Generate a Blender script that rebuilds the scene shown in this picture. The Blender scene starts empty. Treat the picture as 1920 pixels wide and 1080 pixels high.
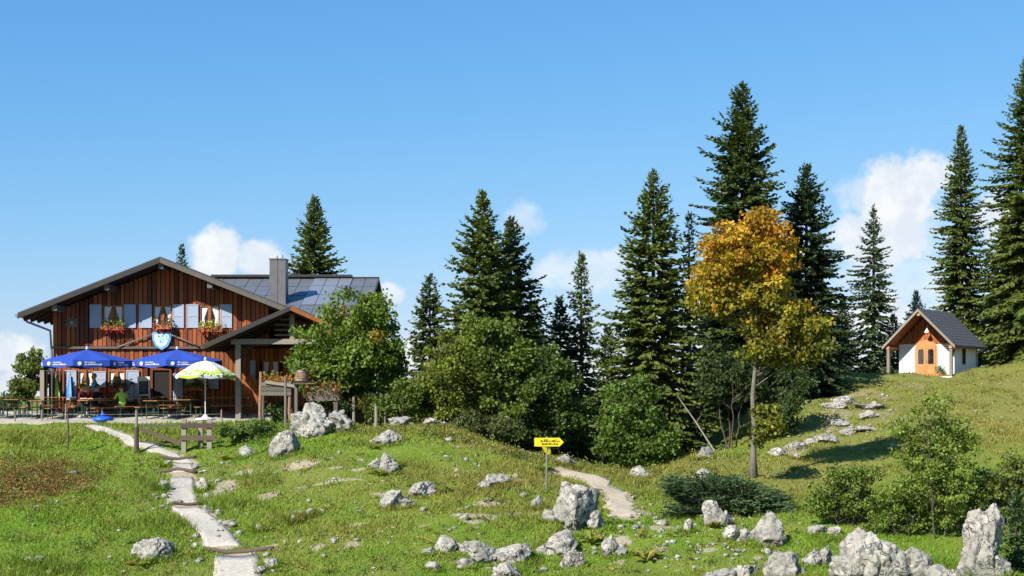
import bpy, bmesh, math, random
import numpy as np
from mathutils import Vector, Matrix, noise as mnoise

# ---------------------------------------------------------------- camera, sky, sun, exposure
scene = bpy.context.scene
C = scene.collection
F = 2637.0          # focal length in photo pixels (1920 wide), horizontal field about 40 degrees
HZ = 735.0          # photo row of the horizon
cam_d = bpy.data.cameras.new('camera')
cam_d.sensor_width = 36.0
cam_d.lens = 36.0 * F / 1920.0
cam_d.shift_y = (HZ - 540.0) / 1920.0
cam_d.clip_start = 0.1
cam_d.clip_end = 60000
cam = bpy.data.objects.new('camera', cam_d)
cam.location = (0, 0, 0)
cam.rotation_euler = (math.radians(90), 0, 0)
C.objects.link(cam)
scene.camera = cam

SUN_AZ, SUN_EL = 42.0, 39.0      # sun stands behind the camera to the left
world = bpy.data.worlds.new('World')
scene.world = world
world.use_nodes = True
SKY_STRENGTH = 0.115

sun_d = bpy.data.lights.new('sun', 'SUN')
sun_d.energy = 5.0
sun_d.angle = math.radians(0.53)
sun_d.color = (1.0, 0.95, 0.86)
sun = bpy.data.objects.new('sun', sun_d)
_az, _el = math.radians(SUN_AZ), math.radians(SUN_EL)
SUN_DIR = Vector((-math.sin(_az) * math.cos(_el), -math.cos(_az) * math.cos(_el), math.sin(_el)))
sun.rotation_euler = SUN_DIR.to_track_quat('Z', 'Y').to_euler()
sun.location = SUN_DIR * 200
C.objects.link(sun)

vs = scene.view_settings
vs.view_transform = 'Standard'
vs.look = 'None'
vs.exposure = 0.9
vs.gamma = 1.0
vs.use_curve_mapping = False


class NT:
    """small helper round a node tree"""
    def __init__(self, tree):
        self.t = tree
        self.n = tree.nodes
        self.l = tree.links

    def node(self, kind, **kw):
        n = self.n.new(kind)
        for k, v in kw.items():
            setattr(n, k, v)
        return n

    def link(self, a, b):
        self.l.new(a, b)

    def val(self, sock, v):
        if isinstance(v, (int, float)):
            sock.default_value = v
        elif isinstance(v, (tuple, list)):
            sock.default_value = tuple(v) + ((1.0,) if len(v) == 3 and len(sock.default_value) == 4 else ())
        else:
            self.link(v, sock)

    def math(self, op, a, b=0.0, c=None, clamp=False):
        n = self.node('ShaderNodeMath', operation=op)
        n.use_clamp = clamp
        self.val(n.inputs[0], a)
        self.val(n.inputs[1], b)
        if c is not None:
            self.val(n.inputs[2], c)
        return n.outputs[0]

    def mix(self, fac, a, b, blend='MIX'):
        n = self.node('ShaderNodeMix', data_type='RGBA', blend_type=blend)
        self.val(n.inputs[0], fac)
        self.val(n.inputs[6], a)
        self.val(n.inputs[7], b)
        return n.outputs[2]

    def smooth(self, x, a, b, lo=0.0, hi=1.0):
        n = self.node('ShaderNodeMapRange', interpolation_type='SMOOTHSTEP')
        self.val(n.inputs[0], x)
        n.inputs[1].default_value = a
        n.inputs[2].default_value = b
        n.inputs[3].default_value = lo
        n.inputs[4].default_value = hi
        return n.outputs[0]

    def noise(self, vec, scale, detail=3.0, rough=0.55, dist=0.0):
        n = self.node('ShaderNodeTexNoise')
        if vec is not None:
            self.link(vec, n.inputs['Vector'])
        n.inputs['Scale'].default_value = scale
        n.inputs['Detail'].default_value = detail
        n.inputs['Roughness'].default_value = rough
        n.inputs['Distortion'].default_value = dist
        return n.outputs['Fac']


def build_world():
    nt = NT(world.node_tree)
    nt.n.clear()
    out = nt.node('ShaderNodeOutputWorld')
    bg = nt.node('ShaderNodeBackground')
    nt.link(bg.outputs[0], out.inputs[0])
    sky = nt.node('ShaderNodeTexSky', sky_type='NISHITA')
    sky.sun_disc = False
    sky.sun_elevation = math.radians(SUN_EL)
    sky.sun_rotation = math.radians(180 + SUN_AZ)
    sky.altitude = 0
    sky.air_density = 1.0
    sky.dust_density = 0.3
    sky.ozone_density = 3.0
    tc = nt.node('ShaderNodeTexCoord')
    d = tc.outputs['Generated']
    sep = nt.node('ShaderNodeSeparateXYZ')
    nt.link(d, sep.inputs[0])
    x, y, z = sep.outputs
    az = nt.math('ARCTAN2', x, y)
    el = nt.math('ARCSINE', z)
    # domain warp so that the cloud edges billow
    n1 = nt.noise(d, 26.0, 6.0, 0.62)
    n2 = nt.noise(d, 90.0, 5.0, 0.6)
    n3 = nt.noise(d, 9.0, 4.0, 0.55)
    wob = nt.math('ADD', nt.math('MULTIPLY', nt.math('SUBTRACT', n1, 0.5), 2.1),
                  nt.math('MULTIPLY', nt.math('SUBTRACT', n2, 0.5), 0.85))
    blobs = [  # photo px, py, rx, ry, density
        (1700, 372, 82, 66, 1.1), (1733, 345, 46, 44, 1.1), (1640, 365, 60, 36, 0.62), (1675, 440, 95, 55, 0.9),
        (1868, 410, 46, 44, 0.85), (408, 474, 46, 48, 1.0), (484, 484, 48, 36, 0.85), (1120, 512, 100, 36, 0.55),
        (985, 412, 34, 30, 0.42), (24, 668, 50, 30, 0.9), (60, 722, 80, 26, 0.8), (735, 552, 24, 20, 0.7),
        (1160, 488, 40, 26, 0.6), (1325, 612, 70, 50, 1.0), (770, 668, 70, 30, 1.0), (1700, 520, 120, 40, 0.4),
        (1660, 640, 150, 70, 1.0), (1110, 716, 90, 40, 1.0)]
    dens = None
    for (px, py, rx, ry, k) in blobs:
        u, v = (px - 960) / F, (HZ - py) / F
        a0 = math.atan2(u, 1.0)
        e0 = math.asin(v / math.sqrt(1 + u * u + v * v))
        dx = nt.math('DIVIDE', nt.math('SUBTRACT', az, a0), rx / F)
        dy = nt.math('DIVIDE', nt.math('SUBTRACT', el, e0), ry / F)
        r = nt.math('SQRT', nt.math('ADD', nt.math('MULTIPLY', dx, dx), nt.math('MULTIPLY', dy, dy)))
        e = nt.math('ADD', nt.math('SUBTRACT', 1.0, r), wob)
        s = nt.math('MULTIPLY', nt.smooth(e, -0.32, 0.34), k)
        dens = s if dens is None else nt.math('MAXIMUM', dens, s)
    # the rest of the sky carries the same loose cumulus low down
    away = nt.smooth(nt.math('ABSOLUTE', az), 0.40, 0.60)
    low = nt.math('SUBTRACT', 1.0, nt.smooth(el, 0.10, 0.40))
    fld = nt.smooth(nt.math('ADD', n3, nt.math('MULTIPLY', wob, 0.06)), 0.56, 0.68)
    fld = nt.math('MULTIPLY', nt.math('MULTIPLY', fld, away), low)
    dens = nt.math('MAXIMUM', dens, fld)
    # faint high streaks
    dens = nt.math('MINIMUM', nt.math('MULTIPLY', dens, nt.smooth(n1, 0.2, 0.5, 0.75, 1.0)), 0.97)
    skyc = nt.node('ShaderNodeVectorMath', operation='SCALE')
    nt.link(sky.outputs[0], skyc.inputs[0])
    skyc.inputs['Scale'].default_value = SKY_STRENGTH
    # clear mountain air: deeper, more even blue than the bare model gives
    sp = nt.node('ShaderNodeSeparateColor')
    nt.link(skyc.outputs[0], sp.inputs[0])
    cb = nt.node('ShaderNodeCombineColor')
    for i, (pw, k) in enumerate(((1.2, 0.93), (0.72, 0.885), (0.42, 1.06))):
        nt.link(nt.math('MULTIPLY', nt.math('POWER', sp.outputs[i], pw), k * 0.5359), cb.inputs[i])
    tint = cb.outputs[0]
    n4 = nt.noise(d, 40.0, 4.0, 0.6)
    ccol = nt.mix(nt.smooth(n4, 0.35, 0.65), (0.42, 0.455, 0.50), (0.52, 0.53, 0.54))
    col = nt.mix(dens, tint, ccol)
    nt.link(col, bg.inputs[0])
    bg.inputs[1].default_value = 1.0


build_world()

# ---------------------------------------------------------------- helpers
OFF = {}          # object name -> world origin of its thing
RNG = np.random.default_rng(7)
random.seed(7)


def W(px, py, Y):
    """point of the place that stands at depth Y and shows at photo pixel (px, py)"""
    return Vector(((px - 960) / F * Y, Y, (HZ - py) / F * Y))


def tag(o, label=None, cat=None, group=None, kind=None):
    if label:
        o['label'] = label
    if cat:
        o['category'] = cat
    if group:
        o['group'] = group
    if kind:
        o['kind'] = kind
    return o


def root(name, label, cat, loc=(0, 0, 0), group=None, rz=0.0):
    o = bpy.data.objects.new(name, None)
    o.empty_display_size = 0.3
    C.objects.link(o)
    o.location = loc
    o.rotation_euler = (0, 0, rz)
    OFF[o.name] = Vector(loc) if rz == 0 else Vector((0, 0, 0))
    return tag(o, label, cat, group)


def finish(name, me, mat, parent=None, origin=None):
    """link a mesh; coordinates of `me` are already relative"""
    if mat is not None:
        for m in (mat if isinstance(mat, (list, tuple)) else [mat]):
            me.materials.append(m)
    o = bpy.data.objects.new(name, me)
    C.objects.link(o)
    if parent is not None:
        o.parent = parent
        OFF[o.name] = OFF.get(parent.name, Vector((0, 0, 0)))
    else:
        o.location = origin if origin is not None else (0, 0, 0)
        OFF[o.name] = Vector(o.location)
    return o


def np_mesh(name, V, Fc, mat, parent=None, origin=None, col=None, smooth=False):
    V = np.asarray(V, dtype=np.float32)
    Fc = np.asarray(Fc, dtype=np.int32)
    off = OFF.get(parent.name, Vector((0, 0, 0))) if parent is not None else Vector(origin or (0, 0, 0))
    V = V - np.array(off, dtype=np.float32)
    k = Fc.shape[1]
    me = bpy.data.meshes.new(name)
    me.vertices.add(len(V))
    me.vertices.foreach_set('co', V.ravel())
    me.loops.add(Fc.size)
    me.loops.foreach_set('vertex_index', Fc.ravel())
    me.polygons.add(len(Fc))
    me.polygons.foreach_set('loop_start', np.arange(0, Fc.size, k, dtype=np.int32))
    me.polygons.foreach_set('loop_total', np.full(len(Fc), k, dtype=np.int32))
    if smooth:
        me.polygons.foreach_set('use_smooth', np.ones(len(Fc), dtype=bool))
    me.update(calc_edges=True)
    if col is not None:
        at = me.color_attributes.new('Col', 'FLOAT_COLOR', 'POINT')
        cc = np.ones((len(V), 4), dtype=np.float32)
        cc[:, :3] = col
        at.data.foreach_set('color', cc.ravel())
    return finish(name, me, mat, parent, origin)


class MB:
    """collects boxes, beams, tubes ... and links them as ONE mesh object"""
    def __init__(self):
        self.v = []
        self.f = []

    def add(self, vs_, fs):
        b = len(self.v)
        self.v += [Vector(p) for p in vs_]
        self.f += [tuple(i + b for i in q) for q in fs]
        return self

    BOXF = [(0, 3, 2, 1), (4, 5, 6, 7), (0, 1, 5, 4), (1, 2, 6, 5), (2, 3, 7, 6), (3, 0, 4, 7)]

    def box(self, c, s, rz=0.0, rx=0.0, ry=0.0):
        M = Matrix.Rotation(rz, 3, 'Z') @ Matrix.Rotation(ry, 3, 'Y') @ Matrix.Rotation(rx, 3, 'X')
        c = Vector(c)
        p = []
        for z in (-.5, .5):
            for (x, y) in ((-.5, -.5), (.5, -.5), (.5, .5), (-.5, .5)):
                p.append(c + M @ Vector((x * s[0], y * s[1], z * s[2])))
        return self.add(p, self.BOXF)

    def box2(self, a, b):
        a, b = Vector(a), Vector(b)
        return self.box((a + b) / 2, [abs(b[i] - a[i]) for i in range(3)])

    def beam(self, a, b, w, h, up=(0, 0, 1)):
        a, b = Vector(a), Vector(b)
        d = (b - a).normalized()
        u = Vector(up)
        s = d.cross(u)
        if s.length < 1e-4:
            s = d.cross(Vector((0, 1, 0)))
        s.normalize()
        u = s.cross(d).normalized()
        p = []
        for q in (a, b):
            for (i, j) in ((-.5, -.5), (.5, -.5), (.5, .5), (-.5, .5)):
                p.append(q + s * (i * w) + u * (j * h))
        return self.add(p, self.BOXF)

    def tube(self, pts, rad, n=8):
        pts = [Vector(p) for p in pts]
        if not isinstance(rad, (list, tuple)):
            rad = [rad] * len(pts)
        b = len(self.v)
        ref = None
        for i, p in enumerate(pts):
            d = (pts[min(i + 1, len(pts) - 1)] - pts[max(i - 1, 0)]).normalized()
            if ref is None:
                ref = Vector((1, 0, 0)) if abs(d.x) < 0.8 else Vector((0, 1, 0))
            s = (ref - d * ref.dot(d)).normalized()
            ref = s
            t = d.cross(s)
            for k in range(n):
                a = 2 * math.pi * k / n
                self.v.append(p + (s * math.cos(a) + t * math.sin(a)) * rad[i])
        for i in range(len(pts) - 1):
            for k in range(n):
                k2 = (k + 1) % n
                self.f.append((b + i * n + k, b + i * n + k2, b + (i + 1) * n + k2, b + (i + 1) * n + k))
        self.f.append(tuple(b + k for k in reversed(range(n))))
        e = b + (len(pts) - 1) * n
        self.f.append(tuple(e + k for k in range(n)))
        return self

    def prism(self, poly, ext):
        n = len(poly)
        ext = Vector(ext)
        p = [Vector(q) for q in poly] + [Vector(q) + ext for q in poly]
        fs = [tuple(reversed(range(n))), tuple(range(n, 2 * n))]
        for i in range(n):
            j = (i + 1) % n
            fs.append((i, j, n + j, n + i))
        return self.add(p, fs)

    def lathe(self, c, prof, n=16):
        c = Vector(c)
        b = len(self.v)
        for (r, z) in prof:
            for k in range(n):
                a = 2 * math.pi * k / n
                self.v.append(c + Vector((r * math.cos(a), r * math.sin(a), z)))
        for i in range(len(prof) - 1):
            for k in range(n):
                k2 = (k + 1) % n
                self.f.append((b + i * n + k, b + i * n + k2, b + (i + 1) * n + k2, b + (i + 1) * n + k))
        self.f.append(tuple(b + k for k in reversed(range(n))))
        e = b + (len(prof) - 1) * n
        self.f.append(tuple(e + k for k in range(n)))
        return self

    def build(self, name, mat, parent=None, origin=None, smooth=False):
        off = OFF.get(parent.name, Vector((0, 0, 0))) if parent is not None else Vector(origin or (0, 0, 0))
        me = bpy.data.meshes.new(name)
        me.from_pydata([p - off for p in self.v], [], self.f)
        bm = bmesh.new()
        bm.from_mesh(me)
        bmesh.ops.recalc_face_normals(bm, faces=bm.faces)
        bm.to_mesh(me)
        bm.free()
        if smooth:
            for p in me.polygons:
                p.use_smooth = True
        return finish(name, me, mat, parent, origin)


def copy_tree(o, parent=None):
    c = o.copy()
    C.objects.link(c)
    c.parent = parent
    OFF[c.name] = OFF.get(o.name, Vector((0, 0, 0)))
    for ch in list(o.children):
        copy_tree(ch, c)
    return c


# ---------------------------------------------------------------- materials
MATS = {}
ALB = 0.77         # reflectance that goes with the exposure above


def alb(c, f=1.0):
    return tuple(x * ALB * f for x in c)


def principled(name, col, rough=0.8, metal=0.0, spec=0.3):
    col = alb(col)
    m = bpy.data.materials.new(name)
    m.use_nodes = True
    nt = NT(m.node_tree)
    b = nt.n['Principled BSDF']
    b.inputs['Base Color'].default_value = tuple(col) + (1,)
    b.inputs['Roughness'].default_value = rough
    b.inputs['Metallic'].default_value = metal
    b.inputs['Specular IOR Level'].default_value = spec
    MATS[name] = m
    return m, nt, b


def plain(name, col, rough=0.7, var=0.12, scale=6.0, metal=0.0, bump=0.0, spec=0.3):
    """one colour with a little mottling"""
    m, nt, b = principled(name, col, rough, metal, spec)
    tc = nt.node('ShaderNodeTexCoord')
    n = nt.noise(tc.outputs['Object'], scale, 4.0, 0.6)
    c = nt.mix(n, alb(col, 1 - var * 1.6), alb(col, 1 + var * 1.6))
    nt.link(c, b.inputs['Base Color'])
    if bump:
        bp = nt.node('ShaderNodeBump')
        bp.inputs['Strength'].default_value = bump
        bp.inputs['Distance'].default_value = 0.02
        nt.link(nt.noise(tc.outputs['Object'], scale * 4, 4.0), bp.inputs['Height'])
        nt.link(bp.outputs[0], b.inputs['Normal'])
    return m


def wood(name, dark, light, grain=(9, 9, 0.8), rnd=0.5, rough=0.75):
    """boards: colour differs from board to board, grain runs along z"""
    m, nt, b = principled(name, light, rough)
    tc = nt.node('ShaderNodeTexCoord')
    mp = nt.node('ShaderNodeMapping')
    mp.inputs['Scale'].default_value = grain
    oi = nt.node('ShaderNodeObjectInfo')
    nt.link(tc.outputs['Object'], mp.inputs['Vector'])
    g = nt.noise(mp.outputs[0], 3.0, 5.0, 0.65)
    f = nt.math('ADD', nt.math('MULTIPLY', oi.outputs['Random'], rnd), nt.math('MULTIPLY', g, 1.0 - rnd * 0.5))
    f = nt.math('SUBTRACT', f, 0.2, clamp=True)
    nt.link(nt.mix(f, alb(dark), alb(light)), b.inputs['Base Color'])
    bp = nt.node('ShaderNodeBump')
    bp.inputs['Strength'].default_value = 0.35
    bp.inputs['Distance'].default_value = 0.01
    nt.link(g, bp.inputs['Height'])
    nt.link(bp.outputs[0], b.inputs['Normal'])
    return m


def leafmat(name, trans=0.35, rough=0.6, spec=0.25):
    """leaf or needle: its own colour from the mesh, a little light comes through"""
    m = bpy.data.materials.new(name)
    m.use_nodes = True
    nt = NT(m.node_tree)
    b = nt.n['Principled BSDF']
    out = nt.n['Material Output']
    at = nt.node('ShaderNodeAttribute', attribute_name='Col')
    own = nt.mix(1.0, at.outputs['Color'], (1.0, 1.0, 1.0), 'MULTIPLY')
    nt.link(own, b.inputs['Base Color'])
    b.inputs['Roughness'].default_value = rough
    b.inputs['Specular IOR Level'].default_value = spec
    tr = nt.node('ShaderNodeBsdfTranslucent')
    cc = nt.mix(1.0, own, (1.25, 1.2, 0.5), 'MULTIPLY')
    nt.link(cc, tr.inputs[0])
    mx = nt.node('ShaderNodeMixShader')
    mx.inputs[0].default_value = trans
    nt.link(b.outputs[0], mx.inputs[1])
    nt.link(tr.outputs[0], mx.inputs[2])
    nt.link(mx.outputs[0], out.inputs[0])
    MATS[name] = m
    return m


leafmat('leaf', 0.36)
leafmat('needle', 0.22, 0.55, 0.3)
leafmat('grass', 0.30, 0.65, 0.2)
leafmat('petal', 0.3)
wood('board', (0.065, 0.015, 0.007), (0.44, 0.124, 0.038), rnd=0.75)
wood('board_orange', (0.15, 0.038, 0.010), (0.50, 0.16, 0.038), rnd=0.6)
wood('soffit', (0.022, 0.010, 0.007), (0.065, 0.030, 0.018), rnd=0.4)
wood('old_wood', (0.08, 0.068, 0.056), (0.24, 0.21, 0.17), rnd=0.5)
wood('pale_wood', (0.20, 0.17, 0.13), (0.38, 0.335, 0.27), rnd=0.4)
wood('bench_wood', (0.26, 0.105, 0.028), (0.48, 0.25, 0.08), grain=(1, 9, 9), rnd=0.6, rough=0.5)
wood('door_wood', (0.44, 0.20, 0.065), (0.64, 0.35, 0.13), rnd=0.3, rough=0.5)
wood('chapel_wood', (0.26, 0.07, 0.02), (0.50, 0.165, 0.042), rnd=0.7)
wood('rail_wood', (0.05, 0.036, 0.026), (0.16, 0.115, 0.08), grain=(0.8, 9, 9), rnd=0.5)
plain('roof_metal', (0.06, 0.06, 0.064), 0.5, 0.15, 1.2)
plain('roof_sheet', (0.16, 0.17, 0.185), 0.42, 0.16, 1.5, metal=0.25)
plain('solar', (0.24, 0.26, 0.295), 0.25, 0.08, 2.0, metal=0.2, spec=0.5)
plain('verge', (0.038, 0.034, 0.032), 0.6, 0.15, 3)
plain('chimney', (0.155, 0.15, 0.155), 0.5, 0.2, 3, metal=0.2)
plain('shutter', (0.36, 0.42, 0.53), 0.6, 0.05, 5)
plain('curtain', (0.75, 0.75, 0.72), 0.9, 0.06, 9)
plain('dark', (0.012, 0.011, 0.011), 0.6, 0.1)
plain('plaster', (0.80, 0.79, 0.765), 0.9, 0.04, 2.5, bump=0.1)
plain('slate', (0.095, 0.10, 0.115), 0.6, 0.25, 7, bump=0.2)
plain('blue_cloth', (0.025, 0.075, 0.42), 0.75, 0.06, 3)
plain('print_white', (0.75, 0.77, 0.82), 0.8, 0.03)
plain('white_cloth', (0.66, 0.68, 0.66), 0.8, 0.04, 3)
plain('lime_print', (0.42, 0.62, 0.07), 0.8, 0.15, 8)
plain('white_paint', (0.78, 0.78, 0.77), 0.5, 0.04)
plain('metal_grey', (0.30, 0.30, 0.31), 0.4, 0.1, 5, metal=0.5)
plain('green_metal', (0.03, 0.075, 0.05), 0.45, 0.15, 5)
plain('blue_plastic', (0.02, 0.13, 0.72), 0.4, 0.06, 4)
plain('sign_yellow', (0.85, 0.66, 0.015), 0.45, 0.03, 4)
plain('black_print', (0.03, 0.028, 0.02), 0.7, 0.1)
plain('slate_board', (0.05, 0.06, 0.06), 0.8, 0.2, 6)
plain('shield_blue', (0.14, 0.40, 0.75), 0.5, 0.05)
plain('shield_light', (0.62, 0.83, 0.90), 0.5, 0.06)
plain('shield_green', (0.35, 0.68, 0.60), 0.5, 0.06)
plain('bark', (0.10, 0.085, 0.07), 0.9, 0.35, 9, bump=0.6)
plain('bark_light', (0.17, 0.155, 0.125), 0.9, 0.4, 7, bump=0.5)
plain('bark_spruce', (0.13, 0.10, 0.08), 0.9, 0.3, 8, bump=0.6)
plain('dead_wood', (0.30, 0.27, 0.24), 0.9, 0.2, 8, bump=0.3)
plain('cotta', (0.42, 0.15, 0.07), 0.8, 0.15, 8)
plain('barrel_wood', (0.30, 0.17, 0.10), 0.7, 0.25, 8)
plain('skin', (0.55, 0.33, 0.24), 0.6, 0.05)
plain('hair_brown', (0.06, 0.035, 0.02), 0.7, 0.2, 30)
plain('hair_blond', (0.42, 0.33, 0.20), 0.7, 0.2, 30)
plain('c_cyan', (0.02, 0.38, 0.68), 0.85, 0.06)
plain('c_white', (0.70, 0.70, 0.70), 0.85, 0.05)
plain('c_lime', (0.38, 0.66, 0.07), 0.85, 0.06)
plain('c_navy', (0.03, 0.035, 0.08), 0.85, 0.1)
plain('c_black', (0.018, 0.016, 0.02), 0.85, 0.1)
plain('c_maroon', (0.10, 0.02, 0.03), 0.85, 0.1)
plain('c_bluegrey', (0.30, 0.42, 0.55), 0.85, 0.1)
plain('soil', (0.10, 0.07, 0.045), 0.95, 0.3, 12, bump=0.5)


def glass_mat():
    m, nt, b = principled('glass', (0.012, 0.016, 0.02), 0.06, 0.0, 0.5)
    return m


glass_mat()


def limestone():
    m, nt, b = principled('limestone', (0.5, 0.49, 0.46), 0.9)
    tc = nt.node('ShaderNodeTexCoord')
    oi = nt.node('ShaderNodeObjectInfo')
    ad = nt.node('ShaderNodeVectorMath', operation='ADD')
    nt.link(tc.outputs['Object'], ad.inputs[0])
    nt.link(oi.outputs['Location'], ad.inputs[1])
    p = ad.outputs[0]
    n1 = nt.noise(p, 1.7, 5.0, 0.62)
    n2 = nt.noise(p, 7.0, 5.0, 0.65)
    n3 = nt.noise(p, 22.0, 4.0, 0.6)
    c = nt.mix(nt.smooth(n1, 0.3, 0.7), (0.29, 0.275, 0.235), (0.50, 0.475, 0.415))
    c = nt.mix(nt.smooth(n2, 0.46, 0.64), c, (0.17, 0.165, 0.155))
    c = nt.mix(nt.math('MULTIPLY', nt.smooth(n3, 0.55, 0.75), 0.55), c, (0.10, 0.097, 0.09))
    c = nt.mix(nt.math('MULTIPLY', nt.smooth(nt.noise(p, 3.1, 4.0), 0.58, 0.72), 0.6), c, (0.26, 0.22, 0.14))
    vo = nt.node('ShaderNodeTexVoronoi', feature='DISTANCE_TO_EDGE')
    wv = nt.node('ShaderNodeVectorMath', operation='ADD')
    nt.link(p, wv.inputs[0])
    nz = nt.node('ShaderNodeTexNoise')
    nt.link(p, nz.inputs['Vector'])
    nz.inputs['Scale'].default_value = 2.5
    nt.link(nz.outputs['Color'], wv.inputs[1])
    nt.link(wv.outputs[0], vo.inputs['Vector'])
    vo.inputs['Scale'].default_value = 2.3
    crack = nt.math('SUBTRACT', 1.0, nt.smooth(vo.outputs['Distance'], 0.0, 0.05))
    crack = nt.math('MULTIPLY', crack, nt.smooth(n1, 0.42, 0.6))
    c = nt.mix(nt.math('MULTIPLY', crack, 0.9), c, (0.10, 0.095, 0.09))
    c = nt.mix(1.0, c, (ALB, ALB, ALB), 'MULTIPLY')
    nt.link(c, b.inputs['Base Color'])
    h = nt.math('ADD', nt.math('MULTIPLY', n2, 0.7), nt.math('MULTIPLY', n3, 0.35))
    h = nt.math('SUBTRACT', h, nt.math('MULTIPLY', crack, 0.6))
    bp = nt.node('ShaderNodeBump')
    bp.inputs['Strength'].default_value = 0.9
    bp.inputs['Distance'].default_value = 0.06
    nt.link(h, bp.inputs['Height'])
    nt.link(bp.outputs[0], b.inputs['Normal'])


limestone()


def gravel(name, c1, c2):
    m, nt, b = principled(name, c1, 0.95)
    tc = nt.node('ShaderNodeTexCoord')
    p = tc.outputs['Object']
    vo = nt.node('ShaderNodeTexVoronoi')
    nt.link(p, vo.inputs['Vector'])
    vo.inputs['Scale'].default_value = 22.0
    sp = nt.node('ShaderNodeSeparateColor')
    nt.link(vo.outputs['Color'], sp.inputs[0])
    n = nt.noise(p, 1.6, 4.0)
    f = nt.math('ADD', nt.math('MULTIPLY', sp.outputs[0], 0.5), nt.math('MULTIPLY', n, 0.6))
    nt.link(nt.mix(f, alb(c1), alb(c2)), b.inputs['Base Color'])
    bp = nt.node('ShaderNodeBump')
    bp.inputs['Strength'].default_value = 0.6
    bp.inputs['Distance'].default_value = 0.02
    nt.link(vo.outputs['Distance'], bp.inputs['Height'])
    nt.link(bp.outputs[0], b.inputs['Normal'])


gravel('gravel', (0.28, 0.25, 0.20), (0.58, 0.545, 0.475))
gravel('sand_path', (0.30, 0.245, 0.17), (0.52, 0.45, 0.35))


def ground_mat():
    m, nt, b = principled('meadow', (0.12, 0.18, 0.03), 0.95, spec=0.1)
    tc = nt.node('ShaderNodeTexCoord')
    p = tc.outputs['Object']
    n0 = nt.noise(p, 0.11, 4.0, 0.6)
    n1 = nt.noise(p, 0.5, 4.0, 0.6)
    n2 = nt.noise(p, 3.0, 5.0, 0.65)
    n3 = nt.noise(p, 14.0, 4.0, 0.6)
    c = nt.mix(nt.smooth(n1, 0.35, 0.65), (0.11, 0.20, 0.016), (0.175, 0.24, 0.030))
    c = nt.mix(nt.math('MULTIPLY', nt.smooth(n0, 0.42, 0.60), 0.75), c, (0.20, 0.185, 0.055))
    c = nt.mix(nt.math('MULTIPLY', nt.smooth(n2, 0.52, 0.70), 0.7), c, (0.19, 0.15, 0.065))
    c = nt.mix(nt.math('MULTIPLY', nt.smooth(n3, 0.5, 0.7), 0.5), c, (0.05, 0.085, 0.014))
    at = nt.node('ShaderNodeAttribute', attribute_name='Col')
    sp = nt.node('ShaderNodeSeparateColor')
    nt.link(at.outputs['Color'], sp.inputs[0])
    bare = nt.smooth(nt.math('ADD', sp.outputs[0], nt.math('MULTIPLY', nt.math('SUBTRACT', n2, 0.5), 0.9)), 0.35, 0.65)
    soil = nt.mix(n3, (0.28, 0.22, 0.14), (0.46, 0.40, 0.30))
    c = nt.mix(bare, c, soil)
    red = nt.smooth(nt.math('ADD', sp.outputs[1], nt.math('MULTIPLY', nt.math('SUBTRACT', n1, 0.5), 1.2)), 0.35, 0.7)
    c = nt.mix(red, c, (0.13, 0.10, 0.032))
    dry = sp.outputs[2]
    c = nt.mix(nt.math('MULTIPLY', dry, 0.75), c, nt.mix(n2, (0.17, 0.175, 0.04), (0.25, 0.22, 0.07)))
    c = nt.mix(1.0, c, (ALB, ALB, ALB), 'MULTIPLY')
    nt.link(c, b.inputs['Base Color'])
    bp = nt.node('ShaderNodeBump')
    bp.inputs['Strength'].default_value = 0.8
    bp.inputs['Distance'].default_value = 0.08
    nt.link(nt.math('ADD', n2, nt.math('MULTIPLY', n3, 0.5)), bp.inputs['Height'])
    nt.link(bp.outputs[0], b.inputs['Normal'])


ground_mat()
M = MATS
# ---------------------------------------------------------------- terrain
CTRL = []


def cp(px, py, Y):
    p = W(px, py, Y)
    CTRL.append((p.x, p.y, p.z))


for px, rows in {
    -150: [(1080, 37), (1000, 42), (950, 45), (900, 49), (850, 53.5), (810, 58)],
    100: [(1080, 37), (1000, 42), (950, 45), (900, 49), (850, 53.5), (805, 58)],
    300: [(1080, 37.5), (1000, 41.5), (950, 45), (900, 48.8), (850, 53.2), (815, 56.5), (795, 58.4)],
    450: [(1080, 37), (1000, 41.5), (950, 44.8), (900, 48), (850, 52), (812, 55.5), (790, 58.2)],
    600: [(1080, 36), (1000, 40.5), (950, 43.5), (900, 46.5), (850, 50), (812, 53.2), (792, 56)],
    800: [(1080, 36), (1000, 40), (950, 43), (900, 46), (850, 49), (803, 52.5)],
    1000: [(1080, 35.5), (1000, 39.5), (950, 42.5), (900, 46), (862, 49.2), (850, 50.5)],
    1150: [(1080, 35), (1000, 39), (950, 43), (920, 46), (890, 50), (890, 53), (895, 55)],
    1220: [(892, 50), (890, 52.5), (892, 55)],
    1070: [(875, 50), (872, 52.5)],
    1290: [(1080, 34.5), (1000, 39), (950, 42.5), (900, 47), (872, 50.5), (855, 54)],
    1420: [(1080, 34), (1000, 38.5), (950, 42), (893, 48), (850, 53), (800, 60), (765, 65)],
    1550: [(1080, 34), (1000, 38), (950, 41), (900, 46), (850, 52), (800, 59), (750, 67), (710, 75)],
    1700: [(1080, 33.5), (1000, 37.5), (900, 44), (850, 49), (800, 56), (750, 65), (714, 76)],
    1900: [(1080, 33), (1000, 37), (900, 42.5), (850, 48), (800, 54), (750, 62), (705, 73), (686, 79)],
    2100: [(1080, 33), (1000, 37), (900, 42.5), (800, 54), (720, 66), (670, 78)],
}.items():
    for (py, Y) in rows:
        cp(px, py, Y)
TZ = -1.22                                          # level of the terrace
for x in (-30, -26, -22, -18, -14, -11.3):
    for y in (59.6, 62, 66, 72):
        CTRL.append((x, y, TZ - 0.03))
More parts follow.
